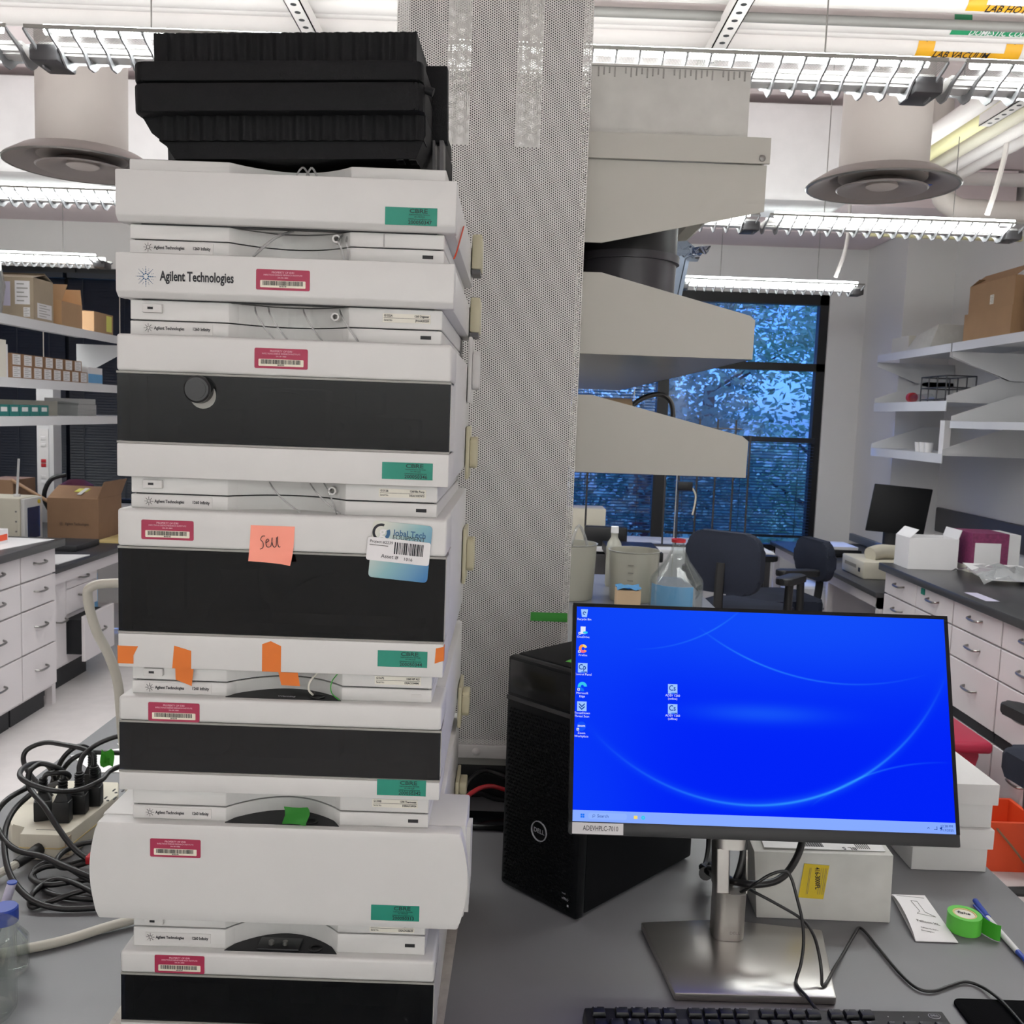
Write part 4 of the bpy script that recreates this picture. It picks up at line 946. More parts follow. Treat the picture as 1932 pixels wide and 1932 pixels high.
si('folder_icon', 'icoyellow', rrect(.0835, .0885, .0055, .0098, .0006), .0002); si('browser_icon', 'icocyan', arc(.0963, .0075, .0008, .0027, 0, 359.9, 18), .0002)
stx('12:38 PM', .0046, .5105, .0100, 'icodark', dy=.0002); stx('7/17/2025', .0046, .5105, .0048, 'icodark', dy=.0002)
si('tray_mark', 'icodark', [(.4840, .0068), (.4855, .0083), (.4870, .0068), (.4868, .0062), (.4855, .0075), (.4842, .0062)], .0002); si('tray_mark', 'icodark', [(.493, .0050), (.4975, .0050), (.4975, .0095), (.4968, .0095), (.4968, .0057), (.493, .0057)], .0002); si('tray_mark', 'icodark', [(.501, .0066), (.5022, .0066), (.504, .005), (.504, .0096), (.5022, .0080), (.501, .0080)], .0002)
def icon_bin(u, v):
    si('icon', 'ico', [(u-.0035, v-.006), (u+.0035, v-.006), (u+.005, v+.005), (u-.005, v+.005)]); si('icon_mark', 'icodark', arc(u, v-.0005, .0013, .0024, 0, 300, 14), .0002)
icon_bin(iu+.001, IC[0]); stx('Recycle Bin', .0043, iu+.001, IC[0]-.0092)
si('icon', 'icotxt', [(iu-.004, IC[1]-.005), (iu+.003, IC[1]-.005), (iu+.003, IC[1]+.0055), (iu-.004, IC[1]+.0055)]); si('icon_mark', 'icocyan', rrect(iu-.0005, iu+.006, IC[1]-.0045, IC[1]-.0012, .0016), .0002); stx('OneDrive', .0043, iu, IC[1]-.0092)
si('icon', 'icoorange', arc(iu, IC[2], .0022, .0060, 20, 330, 20)); si('icon_mark', 'icopink', arc(iu, IC[2], .0022, .0060, 200, 300, 14), .0001); si('icon_mark', 'icoyellow', arc(iu, IC[2], .003, .0060, 20, 95, 12), .0001); stx('Firefox', .0043, iu, IC[2]-.0092)
def tile(u, v, s_):
    si('icon', 'ico', sq(u, v, .0066)); stx(s_, .0105, u-.0005, v+.0008, 'icodark', dy=.0002, sx=.85, bold=.015)
    si('icon_mark', 'icoblue', [(u-.002, v-.0064), (u+.003, v-.0064), (u+.003, v-.0052), (u-.002, v-.0052)], .0002); si('icon_mark', 'icodark', [(u+.003, v-.0064), (u+.0062, v-.0064), (u+.0062, v-.0052), (u+.003, v-.0052)], .0002)
tile(iu, IC[3], 'Cp'); stx('Control Panel', .0043, iu+.0005, IC[3]-.0092)
si('icon', 'icocyan', arc(iu, IC[4], .0022, .0064, 0, 200, 20)); si('icon_mark', 'icoblue', arc(iu+.0006, IC[4]-.0006, .0020, .0060, 180, 290, 16), .0001); stx('Microsoft', .0043, iu, IC[4]-.0092); stx('Edge', .0043, iu, IC[4]-.0136)
si('icon', 'ico', sq(iu-.0002, IC[5], .0066))
for dv in (.0015, -.0022): si('icon_mark', 'icodark', [(iu-.0042, IC[5]+dv+.003), (iu-.0002, IC[5]+dv-.0008), (iu+.0038, IC[5]+dv+.003), (iu+.0038, IC[5]+dv+.001), (iu-.0002, IC[5]+dv-.0028), (iu-.0042, IC[5]+dv+.001)], .0002)
stx('ThreatDown', .0043, iu, IC[5]-.0092); stx('Threat Scan', .0043, iu, IC[5]-.0136)
si('icon', 'icozoom', arc(iu-.0003, IC[6], .0, .0064, 0, 359.9, 22)[:23]); stx('zoom', .0046, iu-.0003, IC[6]+.0008, dy=.0003, bold=.02); stx('Zoom', .0043, iu, IC[6]-.0092); stx('Workplace', .0043, iu, IC[6]-.0136)
for k in (1, 2, 4, 6): si('shortcut_badge', 'icotxt', sq(iu-.0052, IC[k]-.0042, .0017), .0004); si('shortcut_arrow', 'icodark', sq(iu-.0051, IC[k]-.0041, .0007), .0007)
for k, (v, lab) in enumerate(((.1815, '(online)'), (.1540, '(offline)'))):
    tile(.1365, v, 'Cs'); stx('ADEV 1260', .0043, .1365, v-.0092); stx(lab, .0043, .1365, v-.0136)
# name label on the chin (a part of its own)
nl = sub('name_label', 'paper', MB().prism([(.005, .0012), (.0745, .0012), (.0745, .0160), (.005, .0160)], 'y', -.0018, -.0013), mon, label='white paper label reading ADEVHPLC-7010'); nl.location = HL + rot @ Vector((-MW/2, 0, 0)); nl.rotation_euler = (-TL, 0, 0)
txt('ADEVHPLC-7010', .0092, (.0195, -.0020, .0087), nl, 'ink', local=True, sx=.72)
# stand
bx = lambda *a, **k: MB().box(*a, **k)
part('stand_base', 'silver', mon, MB().prism([(.230, 1.128), (.436, 1.130), (.470, 1.292), (.330, 1.312), (.210, 1.296)], 'z', BZ+.0005, BZ+.0115, bev=.003))
pole = []
x0, x1, y0, y1 = .306, .350, 1.245, 1.288
post = MB()
pr_ = rrect(x0, x1, y0, y1, .014, 6)
post.prism(pr_, 'z', BZ+.0118, .9905)                     # solid foot of the post below the cable slot
post.prism(pr_, 'z', 1.048, 1.16)                          # above the slot
for (a, b) in ((x0, x0+.0185), (x1-.004, x1)):
    post.prism(rrect(a, b, y0+.003, y1-.003, .0025, 3), 'z', .9905, 1.048)
for v_ in post.bm.verts: v_.co.y += max(0, v_.co.z-.9905)*.22 + .006
part('stand_post', 'silver', mon, post)
part('slot_rim', 'greytrim', mon, MB().box(x0+.0185, x1-.004, y0+.004, y1-.004, .9903, .9912)); part('neck', 'black', mon, B(.30, .356, 1.292, 1.335, 1.10, 1.15, bev=.006))
txt('DELL', .0058, (.3325, y0-.0004, .9375), mon, 'scuff', al='CENTER', sx=1.15)
# cables of the monitor
def wire(label, pts, r=.0024, m='cable', nm='cable', group=None): return one(nm, m, label, 'cable', MB().tube(pts, r, 12, 6), group, base=pts[-1])
wire('thick black cable dropping from the monitor through the stand slot', [(.346, 1.30, 1.10), (.346, 1.276, 1.058), (.343, 1.268, 1.034), (.336, 1.264, 1.009), (.333, 1.275, .998), (.320, 1.33, .985), (.33, 1.42, .945)], .0052)
wire('thick black cable curving from the monitor underside to the stand slot', [(.44, 1.31, 1.10), (.428, 1.28, 1.054), (.41, 1.262, 1.028), (.387, 1.246, 1.016), (.359, 1.238, 1.013), (.339, 1.250, 1.008), (.325, 1.30, .99), (.33, 1.40, .96)], .0050)
wire('thin black keyboard cable looping over the monitor base', [(.335, 1.275, .975), (.350, 1.234, 1.013), (.371, 1.230, 1.031), (.391, 1.230, 1.037), (.399, 1.226, 1.030), (.405, 1.215, 1.008), (.409, 1.20, .985), (.408, 1.185, .962), (.402, 1.172, .940), (.394, 1.162, .9245), (.391, 1.147, .9245), (.396, 1.125, .9245), (.401, 1.105, .9225), (.405, 1.086, .926)], .0021)
wire('thin black mouse cable zigzagging over the bench to the mouse mat', [(.336, 1.28, .999), (.351, 1.242, 1.002), (.379, 1.225, .994), (.41, 1.206, .983), (.421, 1.188, .972), (.4245, 1.170, .953), (.4255, 1.160, .935), (.424, 1.150, .9245), (.433, 1.158, .925), (.452, 1.19, .922), (.483, 1.242, .9135), (.520, 1.298, .9135), (.533, 1.314, .9135), (.538, 1.296, .9135), (.54, 1.262, .9135), (.546, 1.199, .9135), (.556, 1.168, .9135), (.575, 1.164, .9135), (.6, 1.176, .9135), (.627, 1.187, .9135), (.643, 1.178, .9135), (.649, 1.15, .9175), (.652, 1.128, .9175), (.653, 1.085, .9175)], .0021)
t = thing('cable_bundle', 'black cables and a grey plug behind the computer tower', 'cables', (.31, 1.55, BZ))
part('bundle', 'cable', t, MB().tube([(.345, 1.57, 1.02), (.352, 1.54, 1.00), (.350, 1.50, .95), (.335, 1.45, .935), (.32, 1.41, .95), (.325, 1.36, .965)], .006, 8)); part('plug', 'cable_grey', t, MB().tube([(.345, 1.58, 1.0), (.36, 1.55, .995), (.365, 1.52, .97)], .004, 8)); part('clamp', 'rubber', t, MB().cyl((.335, 1.43, .933), (.318, 1.38, .955), .010, n=12))
# ---------------------------------------------------------------- keyboard
kb = thing('keyboard', 'black full-size keyboard cut by the lower picture edge', 'keyboard', (.110, 1.082, BZ), R_(2.2))
KW, KD = .447, .128
part('body', 'kbody', kb, MB().hexa([(0, -KD, .001), (KW, -KD, .001), (KW, 0, .001), (0, 0, .001), (.002, -KD+.002, .012), (KW-.002, -KD+.002, .012), (KW-.002, -.001, .019), (.002, -.001, .019)], bev=.002), local=True)
sl = .007/.125
def kz(y): return .0192 + y*sl
key0 = {}
def key(x, y, w, d=.0155):
    k = (round(w, 4), round(d, 4))
    if k not in key0:
        key0[k] = part('key', 'keycap', kb, MB().hexa([(0, -d, 0), (w, -d, 0), (w, 0, 0), (0, 0, 0), (.0012, -d+.0014, .0052), (w-.0012, -d+.0014, .0052), (w-.0012, -.0008, .0052), (.0012, -.0008, .0052)], bev=.0006), local=True); o = key0[k]
    else: o = copy_of(key0[k], kb)
    o.location = (x, y, kz(y)); return o
def kt(s, x, y, sz=.0032): txt(s, sz, (x, y, kz(y)+.0056), kb, 'lettergrey', rot=(sl, 0, 0), local=True, ext=.00005, bold=.01)
fx = [.0095] + [.0375+.0192*i for i in range(4)] + [.1255+.0192*i for i in range(4)] + [.2135+.0192*i for i in range(4)]
for x, s in zip(fx, ['Esc', 'F1', 'F2', 'F3', 'F4', 'F5', 'F6', 'F7', 'F8', 'F9', 'F10', 'F11', 'F12']): key(x, -.006, .0168, .0135); kt(s, x+.003, -.0085, .0030)
for i, s in enumerate(('<', '>', '-')): key(.2985+.0192*i, -.006, .0168, .0135); kt(s, .3035+.0192*i, -.0095, .0030)
r1 = ['~', '!', '@', '#', '$', '%', '^', '&', '*', '(', ')', '_', '+']
for i, s in enumerate(r1): key(.0095+.0192*i, -.0262, .0168); kt(s, .0125+.0192*i, -.0295)
key(.0095+.0192*13, -.0262, .036); kt('Backspace', .266, -.0295, .0028)
for i, s in enumerate(('Insert', 'Home', 'PgUp')): key(.2985+.0192*i, -.0262, .0168); kt(s, .3000+.0192*i, -.0295, .0026)
for i, s in enumerate(('Num', '/', '*', '-')): key(.364+.0192*i, -.0262, .0168); kt(s, .367+.0192*i, -.0295, .0026)
for r in range(4):
    y = -.0455 - .0192*r; off = (.0285, .033, .0425, .0)[r]
    if r < 3:
        key(.0095, y, off-.0215+.0095+.007, .0155)
        x = .0095 + off - .0025
        n = (12, 11, 10)[r]
        for i in range(n): key(x+.0192*i, y, .0168)
        e0 = x + .0192*n; key(e0, y, .2945-.0015-e0)
    else:
        for i in range(3): key(.0095+.024*i, y, .0215)
        key(.0815, y, .118)
        for i in range(4): key(.2015+.0228*i, y, .0205)
    for i in range(3):
        if r in (0, 3) or (r == 2 and i == 1): key(.2985+.0192*i, y, .0168)
    for i in range(4): key(.364+.0192*i, y, .0168)
for x in (.372, .391, .410): part('indicator', 'lettergrey', kb, MB().lathe([(0, .0003), (.0007, .0003), (.0007, -.0003)], (x, -.0125, kz(-.0125)), 8), local=True)
part('logo_ring', 'lettergrey', kb, MB().prism([(.4305 + .0075*math.cos(2*PI*i/32), -.0105 + .0055*math.sin(2*PI*i/32)) for i in range(32)], 'z', .0180, kz(-.0105)+.0002), local=True); part('logo_field', 'kbody', kb, MB().prism([(.4305 + .0069*math.cos(2*PI*i/32), -.0105 + .0049*math.sin(2*PI*i/32)) for i in range(32)], 'z', .0181, kz(-.0105)+.0004), local=True)
txt('DELL', .0042, (.4305, -.0105, kz(-.0105)+.0005), kb, 'lettergrey', rot=(0, 0, 0), al='CENTER', local=True)
one('mouse_mat', 'matfabric', 'black fabric mouse mat at the lower right corner', 'mouse mat', MB().prism(rrect(.590, .80, .95, 1.150, .012), 'z', BZ+.0005, BZ+.004, bev=.001))
# ---------------------------------------------------------------- things right of the monitor
t = thing('shipping_box', 'white cardboard shipping box with yellow label under the monitor', 'box', (.485, 1.40, BZ), R_(0))
part('body', 'carton', t, MB().hexa([(.388, 1.338, BZ+.0005), (.586, 1.336, BZ+.0005), (.592, 1.45, BZ+.0005), (.392, 1.45, BZ+.0005), (.378, 1.337, 1.0135), (.583, 1.335, 1.0155), (.590, 1.45, 1.0155), (.386, 1.45, 1.0135)], bev=.0015))
yl = part('yellow_label', 'yellow', t, MB().hexa([(.447, 1.3345, .946), (.484, 1.3345, .9445), (.484, 1.3352, .9445), (.447, 1.3352, .946), (.4525, 1.3345, .9985), (.4895, 1.3345, .9965), (.4895, 1.3352, .9965), (.4525, 1.3352, .9985)]), label='yellow shipping label')
txt('416-3000FL', .0098, (.4715, 1.3341, .9935), yl, 'ink', rot=(PI/2, R_(85.5), 0), bold=.02, sx=.72)
fl = MB()
for dx in (-.0105, -.0085, .0065, .0095, .0125, .0145): fl.prism([(.4715+dx, .9925), (.4719+dx, .9925), (.4686+dx, .952), (.4682+dx, .952)], 'y', 1.3340, 1.3343)
part('fine_print', 'scuff', yl, fl, ang=0)
tl_ = part('top_label', 'paper', t, MB().prism([(.395, 1.345), (.575, 1.345), (.582, 1.42), (.40, 1.42)], 'z', 1.0164, 1.0169)); bm = MB()
for i in range(26): bm.box(.455+i*.0012, .4556+i*.0012 + (.0004 if i % 3 else 0), 1.352, 1.372, 1.0169, 1.0171)
for i in range(7): bm.box(.535+i*.003, .5365+i*.003, 1.350, 1.375, 1.0169, 1.0171)
part('barcode', 'ink', tl_, bm, ang=0, kind='stuff')
txt('BL 5', .012, (.512, 1.35, 1.0172), tl_, 'ink', rot=(0, 0, PI), bold=.01, al='RIGHT')
scm = MB(); rnd = random.Random(3)
for i in range(40):
    x = .395+rnd.random()*.18; z = rnd.choice((.918, .921, .924, 1.0))+rnd.random()*.006; scm.box(x, x+.0008, 1.3342, 1.3360, z, z+.003+.004*rnd.random())
def lidbox(label, x0, x1, y0, y1, z0, zs, z1, ov=.006):
    t = thing('lidded_box', label, 'box', ((x0+x1)/2, (y0+y1)/2, z0), 0, 'white lidded boxes beside the monitor')
    part('body', 'boxwhite', t, B(x0, x1, y0, y1, z0+.0005, z1-.004, bev=.001)); part('lid', 'boxwhite', t, B(x0-ov, x1+ov, y0-ov, y1+ov, zs, z1, bev=.0012))
lidbox('lower white lidded box standing on the bench', .690, .815, 1.51, 1.72, BZ, .952, .9855)
lidbox('upper white lidded box stacked on the other one', .692, .818, 1.512, 1.722, .9855, 1.027, 1.0625)
t = thing('folded_leaflet', 'white folded instruction leaflet on the bench', 'leaflet', (.64, 1.35, BZ))
def lz(u, v, k): return BZ + .0022 + k*(.010*(1-u)*math.sin(PI*v)**.7 if v > 0 else 0)
def lp(u, v, k): return Vector((.621 + .053*u - .018*v + .008*u*v, 1.42 - .134*v, lz(u, v, k)))
for k_, nm_ in ((1.0, 'upper_leaf'), (.1, 'lower_leaf')):
    q_ = part(nm_, 'paper', t, MB().sheet([[lp(i/6, j/10, k_) - Vector((0, 0, 0 if k_ == 1 else .001)) for j in range(11)] for i in range(7)]))
    if k_ == 1: lf = q_
for s_, sz_, u_, v_ in (('Pellicon XL', .0085, .22, .68), ('Pellicon XL Device', .0040, .25, .80), ('Operating Instructions', .0040, .22, .85)):
    txt(s_, sz_, lp(u_, v_, 1) + Vector((0, 0, .0013)), lf, 'scuff', rot=(0, .17, 0), sx=.9)
part('device_sketch', 'greytrim', lf, MB().tube([lp(u, v, 1) + Vector((0, 0, .0008)) for u, v in ((.42, .2), (.6, .2), (.62, .45), (.85, .52), (.35, .52), (.48, .45), (.42, .2))], .0004, 4, 1))
part('rule', 'greytrim', lf, MB().tube([lp(u, .08, 1) + Vector((0, 0, .0006)) for u in (.1, .5, .9)], .0003, 4, 1))
t = thing('tape_roll', 'roll of bright green labelling tape with a loose end', 'tape', (.69, 1.32, BZ))
part('roll', 'limetape', t, MB().lathe([(.0165, 0), (.0235, 0), (.0235, .025), (.0165, .025)], (.690, 1.325, BZ+.0005), 36, True)); cr_ = part('core', 'amber', t, MB().lathe([(.014, .0005), (.0165, .0005), (.0165, .0245), (.014, .0245)], (.690, 1.325, BZ+.0005), 30, True))
part('core_print', 'label', t, MB().lathe([(0, .0235), (.0142, .0235)], (.690, 1.325, BZ+.0005), 30)); txt('fishe', .0095, (.690, 1.3275, BZ+.0245), cr_, 'ink', rot=(0, 0, -.35), al='CENTER', bold=.015)
part('loose_end', 'limetape', t, MB().sheet([[(.712+.004*i, 1.318-.012*i+.0015*i*i, BZ+.001+.024*j) for j in (0, 1)] for i in range(5)], th=.0002))
t = thing('ballpoint_pen', 'blue and white ballpoint pen lying on the bench', 'pen', (.742, 1.32, BZ), 0)
part('barrel', 'penwhite', t, MB().cyl((.7385, 1.352, BZ+.0052), (.7365, 1.262, BZ+.0046), .0042, n=14)); part('cap', 'blue', t, MB().cyl((.7445, 1.402, BZ+.0056), (.7385, 1.352, BZ+.0054), .0040, .0052, n=14)); part('clip', 'blue', t, B(.7325, .7355, 1.338, 1.385, BZ+.006, BZ+.008)); part('end_grip', 'blue', t, MB().cyl((.7365, 1.262, BZ+.0046), (.736, 1.235, BZ+.0044), .0040, .0030, n=14))
# ---------------------------------------------------------------- left side of the tower
t = thing('power_strip', 'ivory power strip with black plugs beside the tower', 'power strip', (-.74, 1.56, BZ))
part('case', 'ivory', t, MB().prism([(-.757, 1.436), (-.694, 1.436), (-.682, 1.452), (-.668, 1.60), (-.690, 1.655), (-.80, 1.655), (-.812, 1.60), (-.808, 1.50), (-.785, 1.466), (-.757, 1.462)], 'z', BZ+.001, .954, bev=.003)); part('seam', 'amber', t, MB().prism([(-.758, 1.435), (-.693, 1.435), (-.681, 1.452), (-.667, 1.60), (-.690, 1.64), (-.72, 1.64), (-.758, 1.50)], 'z', .9305, .932))
part('side_switch', 'kraftgrey', t, B(-.688, -.6815, 1.443, 1.452, .918, .948)); part('gland', 'rubber', t, MB().cyl((-.725, 1.437, .93), (-.740, 1.395, .925), .010, .008, n=14)); part('cord', 'cable_grey', t, MB().tube([(-.738, 1.40, .925), (-.765, 1.345, .920), (-.80, 1.29, .9185), (-.86, 1.21, .9185)], .0065, 10)); part('print_line', 'scuff', t, B(-.738, -.705, 1.452, 1.4535, .954, .9543))
bm = MB()
for y in (1.578, 1.612):
    bm.box(-.684, -.681, y, y+.010, .9535, .9546); bm.box(-.668, -.665, y, y+.010, .9535, .9546); bm.cyl((-.6745, y-.006, .9535), (-.6745, y-.006, .9546), .0025, n=10)
part('sockets', 'slot', t, bm, ang=0)
def plug(label, x, y, rz, h, pts, r=.0042):
    t = thing('power_plug', label, 'plug', (x, y, .9545), rz, 'plugs in the power strip')
    part('plug_body', 'rubber', t, MB().prism([(-.0135, -.012), (.0135, -.012), (.0135, .006), (.008, .014), (-.008, .014), (-.0135, .006)], 'z', .0002, h*.74, bev=.002), local=True)
    part('plug_neck', 'rubber', t, MB().hexa([(-.012, -.010, h*.72), (.012, -.010, h*.72), (.012, .010, h*.72), (-.012, .010, h*.72), (-.007, -.006, h), (.007, -.006, h), (.007, .006, h), (-.007, .006, h)], bev=.001), local=True)
    m = MB()
    for k in range(5): m.lathe([(.0055, 0), (.0078, .0008), (.0078, .0026), (.0055, .0034)], (0, 0, h + k*.0045), 12)
    m.cyl((0, 0, h-.002), (0, 0, h+.024), .0052, n=10)
    part('strain_relief', 'rubber', t, m, local=True)
    part('cord', 'cable', t, MB().tube(pts, r, 12, 6))
plug('square black plug nearest the open end of the power strip', -.746, 1.492, .4, .045, [(-.746, 1.492, 1.0), (-.742, 1.488, 1.028), (-.728, 1.47, 1.038), (-.712, 1.475, 1.034), (-.708, 1.49, 1.02), (-.735, 1.545, .99), (-.76, 1.60, .965)])
plug('black plug in front, its cord looping high over the others', -.711, 1.487, .1, .048, [(-.711, 1.487, 1.02), (-.712, 1.49, 1.036), (-.725, 1.48, 1.050), (-.744, 1.48, 1.053), (-.752, 1.46, 1.047), (-.748, 1.45, 1.025), (-.715, 1.42, 1.008), (-.689, 1.4, .984), (-.656, 1.38, .956), (-.62, 1.37, .935)])
plug('black plug second from the front in the power strip', -.700, 1.522, .1, .046, [(-.700, 1.522, 1.02), (-.702, 1.53, 1.033), (-.698, 1.545, 1.047), (-.675, 1.56, 1.062), (-.63, 1.56, 1.075), (-.55, 1.57, 1.07)])
plug('black plug third from the front in the power strip', -.690, 1.555, .1, .046, [(-.690, 1.555, 1.02), (-.694, 1.56, 1.04), (-.714, 1.57, 1.047), (-.749, 1.59, 1.046), (-.79, 1.61, 1.043), (-.82, 1.61, 1.03), (-.822, 1.60, 1.012), (-.80, 1.58, .992), (-.765, 1.57, .962)])
plug('rearmost black plug in the power strip', -.718, 1.612, .1, .046, [(-.718, 1.612, 1.02), (-.722, 1.60, 1.036), (-.735, 1.585, 1.044), (-.753, 1.575, 1.029), (-.77, 1.58, .995), (-.785, 1.60, .962)])
wire('black cable sweeping in a wide loop from the tower around the plugs', [(-.56, 1.52, 1.06), (-.631, 1.5, 1.041), (-.637, 1.46, 1.036), (-.662, 1.44, 1.028), (-.69, 1.42, 1.033), (-.727, 1.42, 1.042), (-.75, 1.43, 1.05), (-.762, 1.46, 1.051), (-.765, 1.5, 1.044), (-.756, 1.53, 1.03), (-.752, 1.545, 1.0)], .0042, group='black power cables')
wire('black cable bending around the open end of the power strip to the coil', [(-.752, 1.47, 1.02), (-.764, 1.42, 1.018), (-.768, 1.39, 1.003), (-.750, 1.37, .983), (-.716, 1.35, .970), (-.672, 1.34, .966), (-.641, 1.33, .960), (-.58, 1.31, .95)], .0043, group='black power cables')
wire('outermost black cable reaching down the bench to the coil', [(-.747, 1.46, 1.012), (-.755, 1.42, 1.0), (-.748, 1.38, .985), (-.727, 1.34, .963), (-.70, 1.31, .943), (-.663, 1.29, .9255), (-.62, 1.285, .917), (-.57, 1.29, .917)], .0043, group='black power cables')
wire('black cable with green tape flag running behind the tower', [(-.50, 1.58, 1.04), (-.673, 1.6, 1.029), (-.717, 1.6, 1.028), (-.74, 1.59, 1.021), (-.758, 1.585, 1.0), (-.78, 1.59, .962)], .0042, group='black power cables')
one('tape_flag', 'limetape', 'green tape flag stuck around a black cable', 'tape', MB().sheet([[(-.672-.022*i/4, 1.591+.004*math.sin(i*2+j), 1.036-.007*j+.002*math.sin(i*1.7)) for j in range(5)] for i in range(5)], th=.0004), base=(-.68, 1.59, 1.02))
CO = [[(-.58, 1.39, .935), (-.627, 1.40, .934), (-.658, 1.385, .932), (-.693, 1.385, .926), (-.701, 1.362, .922), (-.664, 1.337, .924), (-.62, 1.345, .928), (-.57, 1.36, .93)],
      [(-.56, 1.33, .93), (-.598, 1.335, .934), (-.654, 1.370, .938), (-.688, 1.392, .932), (-.706, 1.38, .922), (-.683, 1.349, .917), (-.64, 1.32, .917), (-.56, 1.31, .918)],
      [(-.56, 1.318, .924), (-.60, 1.325, .925), (-.646, 1.301, .9165), (-.664, 1.289, .9165), (-.676, 1.318, .920), (-.664, 1.345, .926), (-.633, 1.339, .930), (-.56, 1.30, .925)],
      [(-.57, 1.43, .945), (-.64, 1.435, .945), (-.674, 1.420, .938), (-.677, 1.391, .932), (-.648, 1.371, .934), (-.60, 1.40, .94), (-.56, 1.41, .94)]]
for k, p in enumerate(CO):
    wire(('coiled black cable loop next to the red connector', 'coiled black cable loop reaching furthest left', 'lowest coiled black cable loop on the bench', 'rear coiled black cable loop behind the wide module')[k], p, .0042, nm='coiled_cable', group='coiled black cables')
one('red_connector', 'redcap', 'small red connector between the coiled cables and the wide module', 'connector', MB().box(-.625, -.60, 1.375, 1.392, .938, .95, bev=.001))
t = thing('grey_hose', 'pale grey hose along the bench into the lowest module', 'hose', (-.55, 1.22, BZ))
part('hose', 'cable_grey', t, MB().tube([(-.68, 1.155, .9165), (-.628, 1.178, .9165), (-.579, 1.205, .9165), (-.54, 1.235, .918), (-.50, 1.262, .920), (-.455, 1.29, .925), (-.42, 1.31, .93)], .0065, 14))
t = thing('grey_hose', 'pale grey hose bending down behind the sampler at the aisle', 'hose', (-.78, 1.75, BZ))
part('hose', 'cable_grey', t, MB().tube([(-.50, 1.50, 1.355), (-.61, 1.47, 1.355), (-.648, 1.46, 1.350), (-.655, 1.46, 1.33), (-.645, 1.465, 1.28), (-.628, 1.47, 1.24), (-.615, 1.475, 1.19), (-.61, 1.48, 1.1), (-.60, 1.50, .95)], .0075, 14))
one('paper_sheet', 'paper', 'white printed papers under the cables behind the power strip', 'paper', MB().prism([(-.885, 1.885), (-.80, 1.80), (-.62, 1.82), (-.66, 2.02)], 'z', BZ+.0004, BZ+.0015))
one('paper_sheet', 'paper', 'second white paper sheet half hidden behind the tower', 'paper', MB().prism([(-.82, 1.96), (-.73, 1.84), (-.55, 1.90), (-.62, 2.05)], 'z', BZ+.0016, BZ+.0024))
# beaker with bottle at the lower left corner
t = thing('glass_beaker', 'clear glass beaker at the lower left corner', 'beaker', (-.607, 1.052, BZ))
part('glass', 'clear', t, MB().lathe([(0, .002), (.038, .002), (.042, .008), (.0425, .098), (.046, .104), (.0445, .1045), (.0405, .099), (.040, .009), (0, .0045)], (-.607, 1.052, BZ), 40))
for k, z in enumerate((.03, .045, .06, .075)): part('graduation', 'paper', t, B(-.577, -.5695, 1.0225, 1.0229, BZ+z, BZ+z+.0008))
t = thing('capped_bottle', 'clear bottle with a blue screw cap behind the beaker', 'bottle', (-.628, 1.142, BZ))
part('glass', 'clear', t, MB().lathe([(0, .001), (.026, .001), (.028, .006), (.028, .042), (.014, .060), (.0135, .066), (.012, .066), (.012, .06), (.026, .041), (.026, .006), (0, .004)], (-.624, 1.145, BZ), 32)); part('screw_cap', 'blue', t, MB().lathe([(0, .086), (.0150, .086), (.0165, .084), (.0165, .066), (0, .066)], (-.624, 1.145, BZ), 32))
t = thing('plastic_tube', 'grey plastic tube with a blue end leaning behind the beaker', 'tube', (-.66, 1.20, BZ))
part('tube', 'lilac', t, MB().cyl((-.668, 1.19, BZ+.002), (-.643, 1.20, .998), .0058, n=14)); part('blue_end', 'blue', t, MB().cyl((-.643, 1.20, .9982), (-.6428, 1.2001, 1.0), .0062, n=14))
one('absorbent_pad', 'padgrey', 'grey dimpled absorbent pad under the tower', 'pad', MB().prism([(-.45, .93), (-.060, .93), (-.052, 1.30), (-.45, 1.30)], 'z', BZ+.0002, BZ+.0005))
for k, p in enumerate(([(-.03, 1.45, 1.02), (.0, 1.60, 1.008), (.03, 1.64, .985), (.10, 1.66, .95)],)):
    wire('red cable behind the tower', [(-.075, 1.50, .985), (-.050, 1.60, .978), (-.02, 1.66, .968), (.02, 1.68, .952), (.12, 1.69, .925)], .004, 'redcap')
wire('upper black cable behind the tower running to the computer', [(-.085, 1.55, .97), (-.04, 1.68, .985), (.02, 1.69, .972), (.14, 1.69, .93)], .004)
wire('sagging black cable behind the tower running to the computer', [(-.085, 1.55, .975), (-.05, 1.66, .955), (.0, 1.68, .935), (.06, 1.69, .93), (.14, 1.69, .928)], .0045)
# ---------------------------------------------------------------- left shelves
def wall_shelf(label, xf, xb, y0, y1, z0, th, gus, m='shelfwhite', grp='white shelves'):
    """shelf running away; xf = front edge, xb = back; gus = list of (y, 'up'/'down')"""
    t = thing('wall_shelf', label, 'shelf', ((xf+xb)/2, (y0+y1)/2, z0), 0, grp)
    a, b = sorted((xf, xb))
    part('board', m, t, B(a, b, y0, y1, z0+th-.008, z0+th)); part('front_lip', m, t, B(*sorted((xf, xf + (.004 if xb > xf else -.004))), y0, y1, z0, z0+th-.0082))
    for y, d in gus:
        if d == 'up': p = [(xf, z0+th+.0005), (xb, z0+th+.0005), (xb, z0+th+.16), (xb + (xf-xb)*.35, z0+th+.16), (xf, z0+th+.03)]
        else: p = [(xf, z0-.0005), (xb, z0-.0005), (xb, z0-.16), (xb + (xf-xb)*.35, z0-.16), (xf, z0-.03)]
        part('gusset', m, t, MB().prism(p, 'y', y, y+.004))
    return t
wall_shelf('left upper white shelf carrying cardboard boxes', -2.6, -2.95, 4.2, 6.45, 2.01, .05, [(6.44, 'down')])
